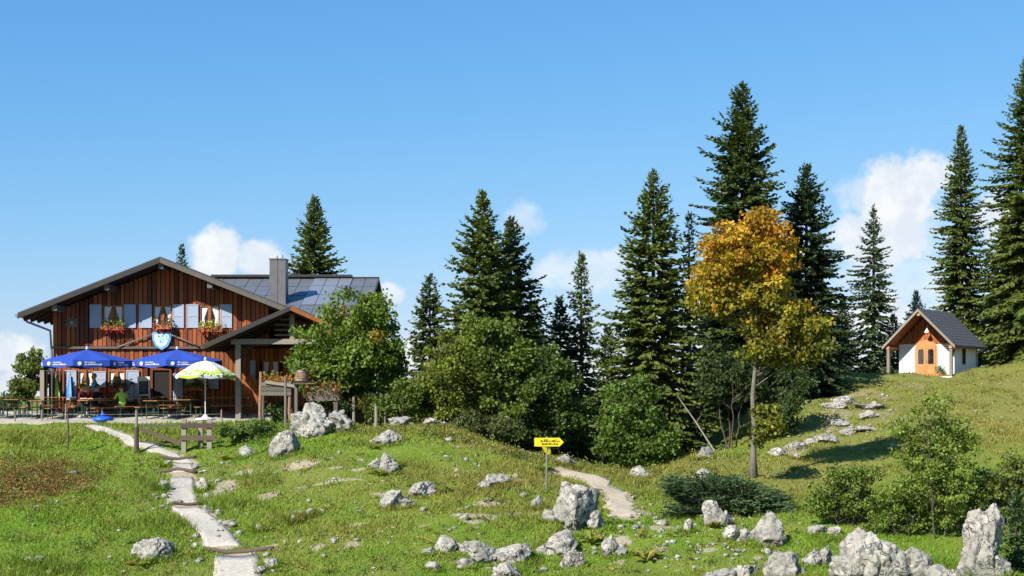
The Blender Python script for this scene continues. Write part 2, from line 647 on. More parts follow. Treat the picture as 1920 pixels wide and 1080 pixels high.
for (x, y, z) in [(-9, 61, -1.6), (-7.5, 66, -2.5), (-8, 74, -3.2), (-20, 82, -3.5), (-34, 66, -2.2), (-34, 80, -4.5)]:
    CTRL.append((x, y, z))
for (px, Y, z) in [(700, 62, -3.0), (800, 60, -3.2), (900, 59, -3.9), (1000, 57.5, -3.9), (1150, 57, -3.7), (1230, 58, -3.6),
                   (800, 72, -5.0), (1000, 70, -5.2), (1200, 70, -4.8), (1350, 68, -2.8), (1300, 61, -3.0),
                   (1450, 76, -1.5), (1550, 86, -0.2), (1250, 85, -5.5), (1000, 90, -7.5), (700, 90, -7)]:
    CTRL.append(((px - 960) / F * Y, Y, z))
for (px, Y, z) in [(1680, 82, 0.84), (1760, 80, 0.92), (1830, 86, 1.15), (1680, 90, 0.5), (1850, 95, 1.1), (1950, 90, 1.8), (2100, 95, 2.4), (1700, 100, -1.0)]:
    CTRL.append(((px - 960) / F * Y, Y, z))
for (x, y, z) in [(0, 0, -1.65), (-15, 0, -1.8), (15, 0, -1.4), (0, 12, -2.8), (-12, 14, -3.2), (12, 14, -2.8), (0, 25, -4.3),
                  (-16, 26, -4.4), (16, 26, -4.0), (-40, 30, -4), (40, 30, -3), (-40, 50, -2.5), (45, 60, 1.5), (0, -30, -1),
                  (45, 90, 3), (-45, 70, -3)]:
    CTRL.append((x, y, z))
CTRL = np.array(CTRL)


def _tps_fit(P, lam):
    n = len(P)
    d2 = ((P[:, None, :2] - P[None, :, :2]) ** 2).sum(-1)
    K = np.where(d2 > 0, 0.5 * d2 * np.log(np.maximum(d2, 1e-9)), 0.0) + lam * np.eye(n)
    A = np.zeros((n + 3, n + 3))
    A[:n, :n] = K
    A[:n, n] = 1
    A[:n, n + 1:] = P[:, :2]
    A[n:, :n] = A[:n, n:].T
    b = np.zeros(n + 3)
    b[:n] = P[:, 2]
    return np.linalg.solve(A, b)


TPS = _tps_fit(CTRL, 0.6)


def _tps(x, y):
    out = np.empty_like(x)
    n = len(CTRL)
    for s in range(0, len(x), 20000):
        xs, ys = x[s:s + 20000], y[s:s + 20000]
        d2 = (xs[:, None] - CTRL[None, :, 0]) ** 2 + (ys[:, None] - CTRL[None, :, 1]) ** 2
        k = 0.5 * d2 * np.log(np.maximum(d2, 1e-9))
        out[s:s + 20000] = k @ TPS[:n] + TPS[n] + TPS[n + 1] * xs + TPS[n + 2] * ys
    return out


def _hash(ix, iy, seed):
    h = (ix.astype(np.int64) * 374761393 + iy.astype(np.int64) * 668265263 + seed * 974711) & 0x7fffffff
    h = ((h ^ (h >> 13)) * 1274126177) & 0x7fffffff
    return ((h ^ (h >> 16)) & 0xffff) / 65535.0


def vnoise(x, y, seed=0):
    ix, iy = np.floor(x), np.floor(y)
    fx, fy = x - ix, y - iy
    fx, fy = fx * fx * (3 - 2 * fx), fy * fy * (3 - 2 * fy)
    a, b = _hash(ix, iy, seed), _hash(ix + 1, iy, seed)
    c, d = _hash(ix, iy + 1, seed), _hash(ix + 1, iy + 1, seed)
    return (a * (1 - fx) + b * fx) * (1 - fy) + (c * (1 - fx) + d * fx) * fy


def sstep(a, b, x):
    t = np.clip((x - a) / (b - a), 0, 1)
    return t * t * (3 - 2 * t)


def flat_mask(x, y):
    """1 where the ground was levelled (terrace and hut)"""
    return sstep(-31.5, -29.5, x) * (1 - sstep(-11.2, -10.2, x)) * sstep(58.0, 58.9, y) * (1 - sstep(76, 80, y))


def height(x, y):
    x = np.atleast_1d(np.asarray(x, dtype=float))
    y = np.atleast_1d(np.asarray(y, dtype=float))
    z = _tps(np.clip(x, -60, 60), np.clip(y, -20, 110))
    fl = flat_mask(x, y)
    bump = (vnoise(x / 2.6, y / 2.6, 1) - .5) * 0.36 + (vnoise(x / 0.9, y / 0.9, 2) - .5) * 0.19 + (vnoise(x / 0.4, y / 0.4, 3) - .5) * 0.06
    z = z * (1 - fl) + (TZ - 0.05) * fl + bump * (1 - fl)
    # beyond the ridge the land falls away to a wide valley
    r = np.sqrt(x * x + (y - 45) ** 2)
    far = -8 - np.clip(r - 75, 0, 700) * 0.11
    far = far + (vnoise(x / 140, y / 140, 5) - .5) * 12 * sstep(100, 400, r)
    w = sstep(62, 110, r)
    return z * (1 - w) + far * w


def H1(x, y):
    return float(height(x, y)[0])


def gp(px, py, y0=22.0, y1=110.0):
    """where the line of sight through a photo pixel meets the ground"""
    Y = np.arange(y0, y1, 0.12)
    X = (px - 960) / F * Y
    Z = (HZ - py) / F * Y
    d = Z - height(X, Y)
    k = np.where(d <= 0)[0]
    if len(k) == 0:
        Yh = Y[np.argmin(d)]
    else:
        i = k[0]
        if i == 0:
            Yh = Y[0]
        else:
            t = d[i - 1] / (d[i - 1] - d[i])
            Yh = Y[i - 1] + t * 0.12
    p = W(px, py, Yh)
    p.z = H1(p.x, p.y)
    return p


# paths, as lines over the ground
def line_px(pts):
    return [gp(a, b) for (a, b) in pts]


PATH_UP = line_px([(352, 868), (322, 853), (290, 843), (262, 832), (235, 820), (200, 806), (168, 797)])
TREADS = [  # front row, back row: (left px, right px, py)
    [(398, 490, 1100), (402, 484, 1041)],
    [(384, 456, 1027), (374, 433, 1000), (342, 400, 968), (322, 374, 951)],
    [(312, 372, 944), (314, 366, 918), (320, 362, 896)],
    [(322, 362, 886), (328, 362, 869)],
]
PATH2 = line_px([(1052, 884), (1085, 890), (1120, 905), (1150, 925), (1162, 945), (1172, 968)])
PATHS = [(PATH_UP, 0.27), (PATH2, 0.42)]
for t in TREADS:
    c = [(gp(a, y) + gp(b, y)) / 2 for (a, b, y) in t]
    PATHS.append((c, 0.46))


def dist_poly(x, y, pts):
    d = np.full(len(x), 1e9)
    for a, b in zip(pts[:-1], pts[1:]):
        ax, ay, bx, by = a.x, a.y, b.x, b.y
        L = (bx - ax) ** 2 + (by - ay) ** 2 + 1e-9
        t = np.clip(((x - ax) * (bx - ax) + (y - ay) * (by - ay)) / L, 0, 1)
        d = np.minimum(d, np.hypot(x - ax - t * (bx - ax), y - ay - t * (by - ay)))
    return d


def bare_mask(x, y):
    m = np.zeros(len(x))
    for pts, w in PATHS:
        m = np.maximum(m, 1 - sstep(w * 0.8, w * 1.25, dist_poly(x, y, pts)))
    for (px, py, rx, ry) in BARE:
        c = gp(px, py)
        k = F / c.y
        m = np.maximum(m, 0.95 * (1 - sstep(0.4, 1.2, np.hypot((x - c.x) / (rx / k), (y - c.y) / ry))))
    return m


BARE = [(1570, 770, 36, 1.2), (1480, 845, 40, .8), (1660, 745, 36, 1.2), (1340, 840, 20, 1.5), (560, 870, 50, .4), (960, 905, 40, .6), (1700, 722, 40, 1.0), (500, 930, 30, .5), (890, 965, 62, 0.45), (1105, 893, 50, 1.0), (1600, 742, 60, 1.4), (1640, 775, 40, 1.6), (1520, 828, 80, 0.8), (1560, 800, 50, 0.8),
        (420, 915, 26, 1.0), (620, 905, 80, 0.25), (1195, 960, 40, 0.6), (740, 760, 3, 0.2)]

_r = random.Random(21)
for _ in range(34):
    _px = _r.uniform(430, 1500)
    BARE.append((_px, _r.uniform(870 if _px < 1000 else 925, 1060), _r.uniform(8, 30), _r.uniform(.15, .4)))


def red_mask(x, y):
    m = np.zeros(len(x))
    for (px, py, rx, ry) in [(45, 900, 110, 4.0), (140, 905, 60, 2.4), (15, 930, 60, 2.0), (90, 880, 60, 2)]:
        c = gp(px, py)
        k = F / c.y
        m = np.maximum(m, 1 - sstep(0.3, 1.1, np.hypot((x - c.x) / (rx / k), (y - c.y) / ry)))
    return m


def build_ground():
    def axis(lo, hi, step, far):
        core = np.arange(lo, hi + 1e-6, step)
        ext, s, p = [], step, 0.0
        while p < far:
            s *= 1.22
            p += s
            ext.append(p)
        ext = np.array(ext)
        return np.concatenate([lo - ext[::-1], core, hi + ext])
    xs = axis(-32, 36, 0.3, 26000)
    ys = axis(20, 92, 0.3, 26000)
    X, Y = np.meshgrid(xs, ys)
    x, y = X.ravel(), Y.ravel()
    z = height(x, y)
    nx, ny = len(xs), len(ys)
    i = np.arange(nx * ny).reshape(ny, nx)
    Fc = np.stack([i[:-1, :-1], i[:-1, 1:], i[1:, 1:], i[1:, :-1]], -1).reshape(-1, 4)
    col = np.zeros((len(x), 3))
    near = (np.abs(x) < 45) & (y > 15) & (y < 100)
    col[near, 0] = bare_mask(x[near], y[near])
    col[near, 1] = red_mask(x[near], y[near])
    # drier, yellower turf on the steep sunny slope under the chapel
    col[:, 2] = sstep(6, 14, x) * sstep(44, 52, y)
    g = np_mesh('ground', np.stack([x, y, z], -1), Fc, M['meadow'], col=col, smooth=True)
    tag(g, kind='structure')
    return g


GROUND = build_ground()


def sheet(name, rows, mat, lift=0.03, parent=None, thick=0.25, sub=6):
    """gravel laid between rows of (left point, right point), following the ground, with a skirt"""
    V, nrow, ncol = [], 0, sub + 1
    for a, b in rows:
        nrow += 1
        for k in range(ncol):
            t = k / sub
            p = a.lerp(b, t)
            V.append((p.x, p.y, H1(p.x, p.y) + lift))
    n = len(V)
    V = np.array(V)
    top = np.arange(n).reshape(nrow, ncol)
    Fc = [np.stack([top[:-1, :-1], top[:-1, 1:], top[1:, 1:], top[1:, :-1]], -1).reshape(-1, 4)]
    B = V.copy()
    B[:, 2] -= thick
    ring = list(top[0]) + list(top[1:, -1]) + list(top[-1][::-1][1:]) + list(top[::-1, 0][1:])
    q = [(a, a + n, b + n, b) for a, b in zip(ring[:-1], ring[1:])]
    Fc.append(np.array(q))
    o = np_mesh(name, np.concatenate([V, B]), np.concatenate(Fc), mat, parent, smooth=False)
    return o


def ribbon_rows(pts, w, wob=0.15, step=0.35):
    out = []
    dense = []
    for a, b in zip(pts[:-1], pts[1:]):
        n = max(1, int((b - a).length / step))
        dense += [a.lerp(b, k / n) for k in range(n)]
    dense.append(pts[-1])
    for i, p in enumerate(dense):
        d = dense[min(i + 1, len(dense) - 1)] - dense[max(i - 1, 0)]
        s = Vector((d.y, -d.x, 0)).normalized()
        wl = w * (1 + random.uniform(-wob, wob))
        wr = w * (1 + random.uniform(-wob, wob))
        out.append((p - s * wl, p + s * wr))
    return out


path = sheet('path', ribbon_rows(PATH_UP, 0.22, 0.3), M['gravel'], 0.02)
tag(path, 'narrow gravel footpath climbing from the steps to the terrace', kind='structure')
for t in TREADS:
    rows = []
    for (a0, b0, y0), (a1, b1, y1) in zip(t[:-1], t[1:]):
        for k in range(6):
            f = k / 6
            w = 5
            rows.append((gp(a0 + (a1 - a0) * f + random.uniform(-w, w) * .45, y0 + (y1 - y0) * f), gp(b0 + (b1 - b0) * f + random.uniform(-w, w) * .45, y0 + (y1 - y0) * f)))
    rows.append((gp(*t[-1][0::2]), gp(*t[-1][1:])))
    sheet('path_tread', rows, M['gravel'], 0.024, parent=path)
for (a, b, py, th) in [(382, 512, 1031, 0.07), (318, 378, 947, 0.055), (296, 368, 888, 0.07), (302, 366, 859, 0.06)]:
    pa, pb = gp(a, py), gp(b, py)
    mb = MB()
    pts, rr = [], []
    for k in range(7):
        q = pa.lerp(pb, k / 6)
        pts.append((q.x, q.y, H1(q.x, q.y) + 0.05 + random.uniform(-.015, .015)))
        rr.append(th * random.uniform(0.85, 1.1))
    mb.tube(pts, rr, 9).build('step_log', M['rail_wood'], path, smooth=True)
saddle = sheet('saddle_path', ribbon_rows(PATH2, 0.40, 0.45), M['sand_path'], 0.018)
tag(saddle, 'pale sandy track worn over the saddle by the big boulder', kind='structure')


def tz(y):
    """the terrace rises a little towards the hut"""
    return TZ + (y - 58.5) * 0.078


def terrace():
    mb = MB()
    top = TZ
    poly = []
    x0, x1 = -30.0, W(505, 0, 58.6).x
    front = []
    n = 40
    for k in range(n + 1):
        x = x0 + (x1 - x0) * k / n
        front.append((x, 58.55 + (vnoise(np.array([x * 0.7]), np.array([0.3]), 4)[0] - .5) * 0.3, top))
    poly = [(p[0], p[1], tz(p[1])) for p in front] + [(x1, 63.4, tz(63.4)), (x0, 63.4, tz(63.4))]
    mb.prism([(p[0], p[1], p[2] - 0.8) for p in poly], (0, 0, 0.8))
    o = mb.build('terrace', M['gravel'])
    tag(o, 'pale gravel terrace in front of the hut', kind='structure')


terrace()
# ---------------------------------------------------------------- the mountain hut
FY = 63.0                                           # depth of the front wall
VY = FY - 1.5                                      # depth of the roof's front edge


def build_hut():
    cx = W(300, 0, VY).x
    hut = root('mountain_hut', 'brown timber mountain hut with shuttered windows and low gabled roof behind the terrace', 'hut', (cx, FY, TZ))
    xl, xr, xr2 = W(100, 0, FY).x, W(508, 0, FY).x, W(640, 0, FY).x
    pk = W(300, 481, VY)                            # roof peak
    le = W(33, 586, VY)                             # left eave
    sl = (pk.z - le.z) / (pk.x - le.x)
    re_x = 2 * pk.x - le.x

    def roof_z(x):
        return pk.z - abs(x - pk.x) * sl

    TH = 0.26
    # core behind the boards
    yb = FY + 11
    mb = MB()
    zt = roof_z(xl) - TH - 0.05
    mb.prism([(xl, FY + .06, TZ), (xr2, FY + .06, TZ), (xr2, FY + .06, 1.95), (xr, FY + .06, 1.95), (xr, FY + .06, roof_z(xr) - TH - .05),
              (pk.x, FY + .06, pk.z - TH - .05), (xl, FY + .06, zt)], (0, yb - FY, 0))
    wall = mb.build('wall', M['soffit'], hut)
    zmid = W(0, 652, FY).z
    # openings (photo pixels) on the front
    wins = [(193, 233, 572, 614), (287, 324, 572, 614), (374, 413, 572, 614)]
    lows = [(146, 176, 694, 728), (203, 236, 694, 728), (345, 391, 704, 728), (492, 524, 676, 722)]
    doorpx = (283, 322, 690, 786)
    holes = []
    for (a, b, c, d) in wins + lows + [doorpx]:
        p, q = W(a, d, FY), W(b, c, FY)
        holes.append((p.x, q.x, p.z, q.z))
    bw = 0.20
    n = int((xr2 - xl) / bw)
    bw = (xr2 - xl) / n
    rnd = random.Random(3)
    for floor in (0, 1):
        for i in range(n):
            x0, x1 = xl + i * bw, xl + (i + 1) * bw
            xm = (x0 + x1) / 2
            if floor:
                if xm > xr:
                    continue
                z0, z1 = zmid + 0.06, min(roof_z(x0), roof_z(x1)) - TH - 0.02
            else:
                z0, z1 = TZ + 0.05, zmid - 0.03
            segs = [(z0, z1)]
            for (hx0, hx1, hz0, hz1) in holes:
                if x1 > hx0 + 0.03 and x0 < hx1 - 0.03:
                    ns = []
                    for (s0, s1) in segs:
                        if hz0 > s0:
                            ns.append((s0, min(s1, hz0)))
                        if hz1 < s1:
                            ns.append((max(s0, hz1), s1))
                    segs = [s for s in ns if s[1] - s[0] > 0.03]
            proud = (0.028 if i % 2 else 0.0) + rnd.uniform(0, 0.012) + (0.05 if floor else 0)
            wdt = bw * (0.78 if i % 2 else 0.9)
            for (s0, s1) in segs:
                m_ = MB()
                m_.box2((xm - wdt / 2, FY - 0.02 - proud, s0), (xm + wdt / 2, FY + 0.05, s1))
                m_.build('board', M['board'] if xm < W(385, 0, FY).x or floor else M['board_orange'], wall)
    # ledge between the floors
    mb = MB().box2((xl, FY - .17, zmid - .05), (W(470, 0, FY).x, FY - .09, zmid + .05))
    mb.build('ledge', M['old_wood'], hut)
    # windows: frame with mullion, panes, curtains
    for kk, (a, b, c, d) in enumerate(wins + lows):
        p, q = W(a, d, FY), W(b, c, FY)
        x0, x1, z0, z1 = p.x, q.x, p.z, q.z
        t = 0.07
        yf = FY - 0.03
        fm = MB()
        fm.box2((x0, yf - .04, z0), (x1, yf + .05, z0 + t))
        fm.box2((x0, yf - .04, z1 - t), (x1, yf + .05, z1))
        fm.box2((x0, yf - .04, z0 + t), (x0 + t, yf + .05, z1 - t))
        fm.box2((x1 - t, yf - .04, z0 + t), (x1, yf + .05, z1 - t))
        xm = (x0 + x1) / 2
        fm.box2((xm - .07, yf - .045, z0 + t), (xm + .07, yf + .05, z1 - t))
        w = fm.build('window', M['board_orange'], hut)
        for (u0, u1) in ((x0 + t, xm - .07), (xm + .07, x1 - t)):
            MB().box2((u0, yf + .035, z0 + t), (u1, yf + .045, z1 - t)).build('pane', M['glass'], w)
        for (u0, u1, s) in ((x0 + t, xm - .07, 1), (xm + .07, x1 - t, -1)):
            # gathered curtain, wide at the top and drawn to the outer edge
            g = MB()
            ow, iw = (u0, u1) if s > 0 else (u1, u0)
            mid = ow + (iw - ow) * 0.45
            lo = ow + (iw - ow) * 0.6
            g.prism([(ow, yf + .022, z1 - t), (iw, yf + .022, z1 - t), (mid, yf + .022, z0 + t + (z1 - z0) * .35), (lo, yf + .022, z0 + t), (ow, yf + .022, z0 + t)], (0, 0.008, 0))
            g.build('curtain', M['curtain'], w)
    # shutters
    sh = [(170, 192, 571, 615), (234, 256, 571, 615), (262, 286, 571, 615), (325, 346, 571, 615), (351, 373, 571, 615), (414, 436, 571, 615),
          (124, 145, 694, 750), (177, 200, 696, 726), (238, 262, 694, 745), (326, 344, 700, 752), (391, 411, 703, 729), (470, 480, 676, 722)]
    for (a, b, c, d) in sh:
        p, q = W(a, d, FY), W(b, c, FY)
        g = MB()
        yy = FY - .13
        g.box2((p.x, yy, p.z), (q.x, yy + .03, q.z))
        fr = .05
        for (u0, u1, v0, v1) in ((p.x, p.x + fr, p.z, q.z), (q.x - fr, q.x, p.z, q.z), (p.x + fr, q.x - fr, p.z, p.z + fr), (p.x + fr, q.x - fr, q.z - fr, q.z),
                                 (p.x + fr, q.x - fr, (p.z + q.z) / 2 - fr / 2, (p.z + q.z) / 2 + fr / 2)):
            g.box2((u0, yy - .014, v0), (u1, yy, v1))
        g.build('shutter', M['shutter'], hut)
    # open doorway
    a, b = W(doorpx[0], doorpx[3], FY), W(doorpx[1], doorpx[2], FY)
    dr = MB()
    dr.box2((a.x, FY - .06, TZ), (a.x + .09, FY + .06, b.z)).box2((b.x - .09, FY - .06, TZ), (b.x, FY + .06, b.z)).box2((a.x + .09, FY - .06, b.z - .1), (b.x - .09, FY + .06, b.z))
    door = dr.build('door', M['board'], hut)
    MB().box2((a.x + .09, FY + .02, TZ + .02), (b.x - .09, FY + .05, b.z - .1)).build('dark_doorway', M['dark'], door)
    # roof slabs with visible underside, verge boards, purlins
    y1 = FY + 12
    for s, ex in ((-1, le.x), (1, re_x)):
        ez = le.z
        g = MB().prism([(pk.x, VY, pk.z), (ex, VY, ez), (ex, VY, ez - .10), (pk.x, VY, pk.z - .10)], (0, y1 - VY, 0))
        r = g.build('roof', M['roof_metal'], hut)
        g = MB().prism([(pk.x, VY + .03, pk.z - .104), (ex - s * .12, VY + .03, ez - .104 + .12 * sl), (ex - s * .12, VY + .03, ez - TH + .12 * sl), (pk.x, VY + .03, pk.z - TH)], (0, y1 - VY - .1, 0))
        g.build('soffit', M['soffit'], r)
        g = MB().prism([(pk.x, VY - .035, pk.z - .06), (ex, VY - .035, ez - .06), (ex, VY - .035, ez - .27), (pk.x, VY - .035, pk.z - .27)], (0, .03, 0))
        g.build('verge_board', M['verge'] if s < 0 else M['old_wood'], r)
        nr = 9
        for k in range(nr):                          # rafters under the eaves
            yy = VY + .5 + k * .9
            xa, xb = ex - s * .1, (xl if s < 0 else xr) + s * .05
            MB().beam((xa, yy, roof_z(xa) - TH - .07), (xb, yy, roof_z(xb) - TH - .07), .12, .14).build('rafter', M['soffit'], r)
    for px, py in ((300, 494), (198, 534), (100, 576), (392, 530)):
        x = W(px, 0, VY).x
        z = roof_z(x) - TH - .13
        MB().box2((x - .11, VY + .12, z - .13), (x + .11, FY + .1, z + .13)).build('purlin', M['old_wood'], hut)
    # gutter and down pipe on the left
    g = MB().tube([(le.x - .04, VY - .05, le.z - .13), (le.x - .04, FY + 6, le.z - .13)], .075, 8)
    gut = g.build('gutter', M['metal_grey'], hut)
    p1, p2, p3 = W(50, 603, FY - .6), W(94, 620, FY - .15), W(97, 660, FY - .12)
    MB().tube([(le.x, p1.y, le.z - .15), p1, p2, p3, (p3.x, p3.y, TZ)], .055, 8).build('down_pipe', M['metal_grey'], gut)
    # rear wing whose roof shows grey above the porch
    ry, ey = FY + 7.5, FY + 1.3
    rz = W(0, 521, ry).z
    ez = W(0, 592, ey).z
    xa, xb, xc = W(398, 0, ry).x, W(660, 0, ry).x, W(711, 0, ry).x
    g = MB().prism([(xa + 3, ey + .4, TZ - 2), (xa + 3, ry, TZ - 2), (xa + 3, ry, rz - .25), (xa + 3, ey + .4, ez - .1)], (xc - xa - 3.3, 0, 0))
    g.build('wing_wall', M['board'], hut)
    g = MB().prism([(xa, ey, ez), (xa, ry, rz), (xa, ry + 5, rz - 1.8), (xa, ry + 5, rz - 1.95), (xa, ry, rz - .15), (xa, ey, ez - .15)], (xc - xa, 0, 0))
    wr = g.build('wing_roof', M['roof_metal'], hut)
    d = Vector((0, ry - ey, rz - ez))
    nrm = Vector((0, -d.z, d.y)).normalized()
    ncol, nrow = 13, 4
    for i in range(ncol):
        u0, u1 = xa + (xc - xa) * i / ncol, xa + (xc - xa) * (i + 1) / ncol
        for j in range(nrow):
            t0, t1 = j / nrow, (j + 1) / nrow
            if i < 7 and j == 3:
                t1 -= .02
            solar = 8 <= i <= 10 and j >= 1
            up = nrm * (0.05 if solar else 0.012 + 0.006 * ((i + j) % 2))
            a0 = Vector((u0 + .015, ey, ez)) + d * (t0 + .006) + nrm * .003
            q = [a0, Vector((u1 - .015, ey, ez)) + d * (t0 + .006) + nrm * .003, Vector((u1 - .015, ey, ez)) + d * (t1 - .006) + nrm * .003, Vector((u0 + .015, ey, ez)) + d * (t1 - .006) + nrm * .003]
            MB().prism(q, up).build('solar_panel' if solar else 'roof_sheet', M['solar'] if solar else M['roof_sheet'], wr)
    MB().box2((xa, ry - .35, rz + .02), (xb, ry + .3, rz + .14)).build('ridge_cap', M['verge'], wr)
    MB().box2((xb + .02, ry - .2, rz + .005), (xc, ry + .2, rz + .03)).build('ridge_cap', M['roof_metal'], wr)
    # chimney clad in sheet metal
    cy = FY + 3.4
    a, b = W(508, 0, cy), W(538, 488, cy)
    zc = ez + (rz - ez) * (cy - ey) / (ry - ey) - .5
    g = MB().box2((a.x, cy - .4, zc), (a.x + .38, cy + .4, b.z)).box2((a.x + .40, cy - .4, zc), (b.x, cy + .4, b.z)).box2((a.x - .03, cy - .43, b.z), (b.x + .03, cy + .43, b.z + .05))
    ch = g.build('chimney', M['chimney'], wr)
    MB().tube([(a.x + .55, cy, b.z + .05), (a.x + .55, cy, b.z + .25)], .03, 6).tube([(a.x + .3, cy, b.z + .05), (a.x + .3, cy, b.z + .22)], .03, 6).build('vent_pipe', M['metal_grey'], ch)
    return hut, roof_z


HUT, ROOF_Z = build_hut()


def build_porch():
    py_ = FY - 4.2                                   # front of the porch roof
    pk, le = W(545, 573, py_), W(380, 646, py_)
    sl = (pk.z - le.z) / (pk.x - le.x)
    rx = 2 * pk.x - le.x
    porch = root('porch', 'open timber porch with small gable and pale posts right of the hut', 'porch', (pk.x, py_ + .8, TZ))
    for s, ex in ((-1, le.x), (1, rx)):
        r = MB().prism([(pk.x, py_, pk.z), (ex, py_, le.z), (ex, py_, le.z - .09), (pk.x, py_, pk.z - .09)], (0, FY - py_ - .16, 0)).build('roof', M['roof_metal'], porch)
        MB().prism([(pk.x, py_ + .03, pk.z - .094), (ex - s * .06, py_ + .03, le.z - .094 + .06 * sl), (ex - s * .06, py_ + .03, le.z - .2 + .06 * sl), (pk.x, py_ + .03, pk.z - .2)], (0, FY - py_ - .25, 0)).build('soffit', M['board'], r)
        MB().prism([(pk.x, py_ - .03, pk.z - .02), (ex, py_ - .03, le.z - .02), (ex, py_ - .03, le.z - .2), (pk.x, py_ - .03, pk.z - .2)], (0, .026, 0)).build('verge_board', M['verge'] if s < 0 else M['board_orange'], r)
        for k in range(5):
            yy = py_ + .3 + k * .8
            MB().beam((ex - s * .1, yy, le.z - .25 + .1 * sl), (pk.x, yy, pk.z - .25), .09, .1).build('rafter', M['soffit'], r)
    fy = py_ + .75
    zb = W(0, 641, fy).z
    x1, x2 = W(447, 0, fy).x, W(548, 0, fy).x
    x3 = 2 * x2 - x1
    for x in (x1, x3):
        MB().box2((x - .11, fy - .1, TZ - (1.2 if x == x3 else 0.0)), (x + .11, fy + .1, zb - .1)).build('post', M['pale_wood'], porch)
    MB().box2((x1 - .3, fy - .115, zb - .1), (x3 + .3, fy + .115, zb + .12)).build('tie_beam', M['pale_wood'], porch)
    MB().box2((x2 - .1, fy - .09, zb + .12), (x2 + .1, fy + .09, pk.z - .32)).build('king_post', M['pale_wood'], porch)
    for k in range(4):
        z = zb + .25 + k * .22
        w = (pk.z - .35 - z) / sl
        MB().box2((x2 - min(w, 0.75), fy - .03, z), (x2 - .1, fy + .0, z + .07)).build('slat', M['old_wood'], porch)
    for a, b in (((x1 + .1, zb - .75), (x1 + .7, zb - .1)),):
        MB().beam((a[0], fy, a[1]), (b[0], fy, b[1]), .1, .1, (0, 1, 0)).build('brace', M['soffit'], porch)
    # low front boarding, partly in the sun
    yb = FY - 1.0
    xa, xb = W(452, 0, yb).x, W(492, 0, yb).x
    n = 5
    for i in range(n):
        u0 = xa + (xb - xa) * i / n
        MB().box2((u0, yb - .02 - .02 * (i % 2), TZ), (u0 + (xb - xa) / n * .9, yb + .03, W(0, 712, yb).z + .1 * (i % 3))).build('board', M['board_orange'], porch)


build_porch()


def hanging_flowers(px, py, w_px, label, leafcol, petals, Y=FY - 0.34, n=240):
    c = W(px, py, Y)
    w = w_px / F * Y
    r = root('flower_box', label, 'flower box', (c.x, c.y, c.z))
    MB().box2((c.x - w / 2, c.y - .1, c.z - .12), (c.x + w / 2, c.y + .13, c.z + .06)).build('box', M['cotta'], r)
    rng = np.random.default_rng(int(px * 7 + py))
    P = np.stack([rng.uniform(-w / 2, w / 2, n), rng.normal(-.04, .08, n), np.abs(rng.normal(.02, .17, n))], -1) + np.array(c)
    leaf_mesh('foliage', P, rng, .11, .08, leafcol, .25, M['leaf'], r)['kind'] = 'stuff'
    m = int(n * .42)
    P = np.stack([rng.uniform(-w / 1.9, w / 1.9, m), rng.normal(-.13, .06, m), rng.normal(-.08, .13, m)], -1) + np.array(c)
    leaf_mesh('flowers', P, rng, .08, .075, petals, .25, M['petal'], r)['kind'] = 'stuff'


def rand_dirs(rng, n, zmin=-1.0):
    v = rng.normal(size=(n, 3))
    v[:, 2] = np.maximum(v[:, 2], zmin)
    return v / np.linalg.norm(v, axis=1, keepdims=True)


def kites(P, D, S, L, Wd):
    """four corners of every leaf: base, side, tip, side"""
    L = np.asarray(L).reshape(-1, 1)
    Wd = np.asarray(Wd).reshape(-1, 1)
    V = np.stack([P, P + D * L * .45 + S * Wd * .5, P + D * L, P + D * L * .45 - S * Wd * .5], 1).reshape(-1, 3)
    return V


def leaf_mesh(name, P, rng, length, width, col, var, mat, parent, D=None, up=0.0):
    n = len(P)
    if D is None:
        D = rand_dirs(rng, n)
    N = rand_dirs(rng, n)
    N[:, 2] += up
    S = np.cross(D, N)
    S /= np.maximum(np.linalg.norm(S, axis=1, keepdims=True), 1e-6)
    L = length * rng.uniform(.7, 1.3, n)
    Wd = width * rng.uniform(.7, 1.3, n)
    V = kites(P, D, S, L, Wd)
    col = np.asarray(col, dtype=float)
    if col.ndim == 1:
        col = np.repeat(col[None], n, 0)
    cc = col * (1 + rng.normal(0, var, (n, 1))) * (1 + rng.normal(0, var * .3, (n, 3)))
    cc = np.clip(np.repeat(cc, 4, 0), 0.004, 0.9)
    return np_mesh(name, V, np.arange(n * 4).reshape(-1, 4), mat, parent, col=cc)


hanging_flowers(213, 614, 44, 'flower box full of pale green and red blooms under the left upper window', (0.20, 0.26, 0.04), (0.40, 0.03, 0.02))
hanging_flowers(305, 612, 34, 'small sparse flower box under the middle upper window above the shield', (0.15, 0.10, 0.03), (0.40, 0.05, 0.02), n=110)
hanging_flowers(395, 617, 44, 'bushy flower box with pale blooms under the right upper window', (0.30, 0.32, 0.06), (0.40, 0.08, 0.02))
hanging_flowers(162, 730, 34, 'red flower box on the ground floor left of the blue shirted person', (0.05, 0.09, 0.02), (0.62, 0.03, 0.015), n=130)
hanging_flowers(222, 730, 34, 'red flower box on the ground floor above the lime shirted person', (0.05, 0.09, 0.02), (0.62, 0.02, 0.015), n=130)
hanging_flowers(367, 728, 44, 'green flower box under the window behind the white parasol', (0.13, 0.20, 0.03), (0.40, 0.13, 0.02), n=180)
hanging_flowers(510, 722, 40, 'orange flower box under the shaded porch window', (0.22, 0.20, 0.03), (0.60, 0.12, 0.03), Y=FY - .35, n=160)


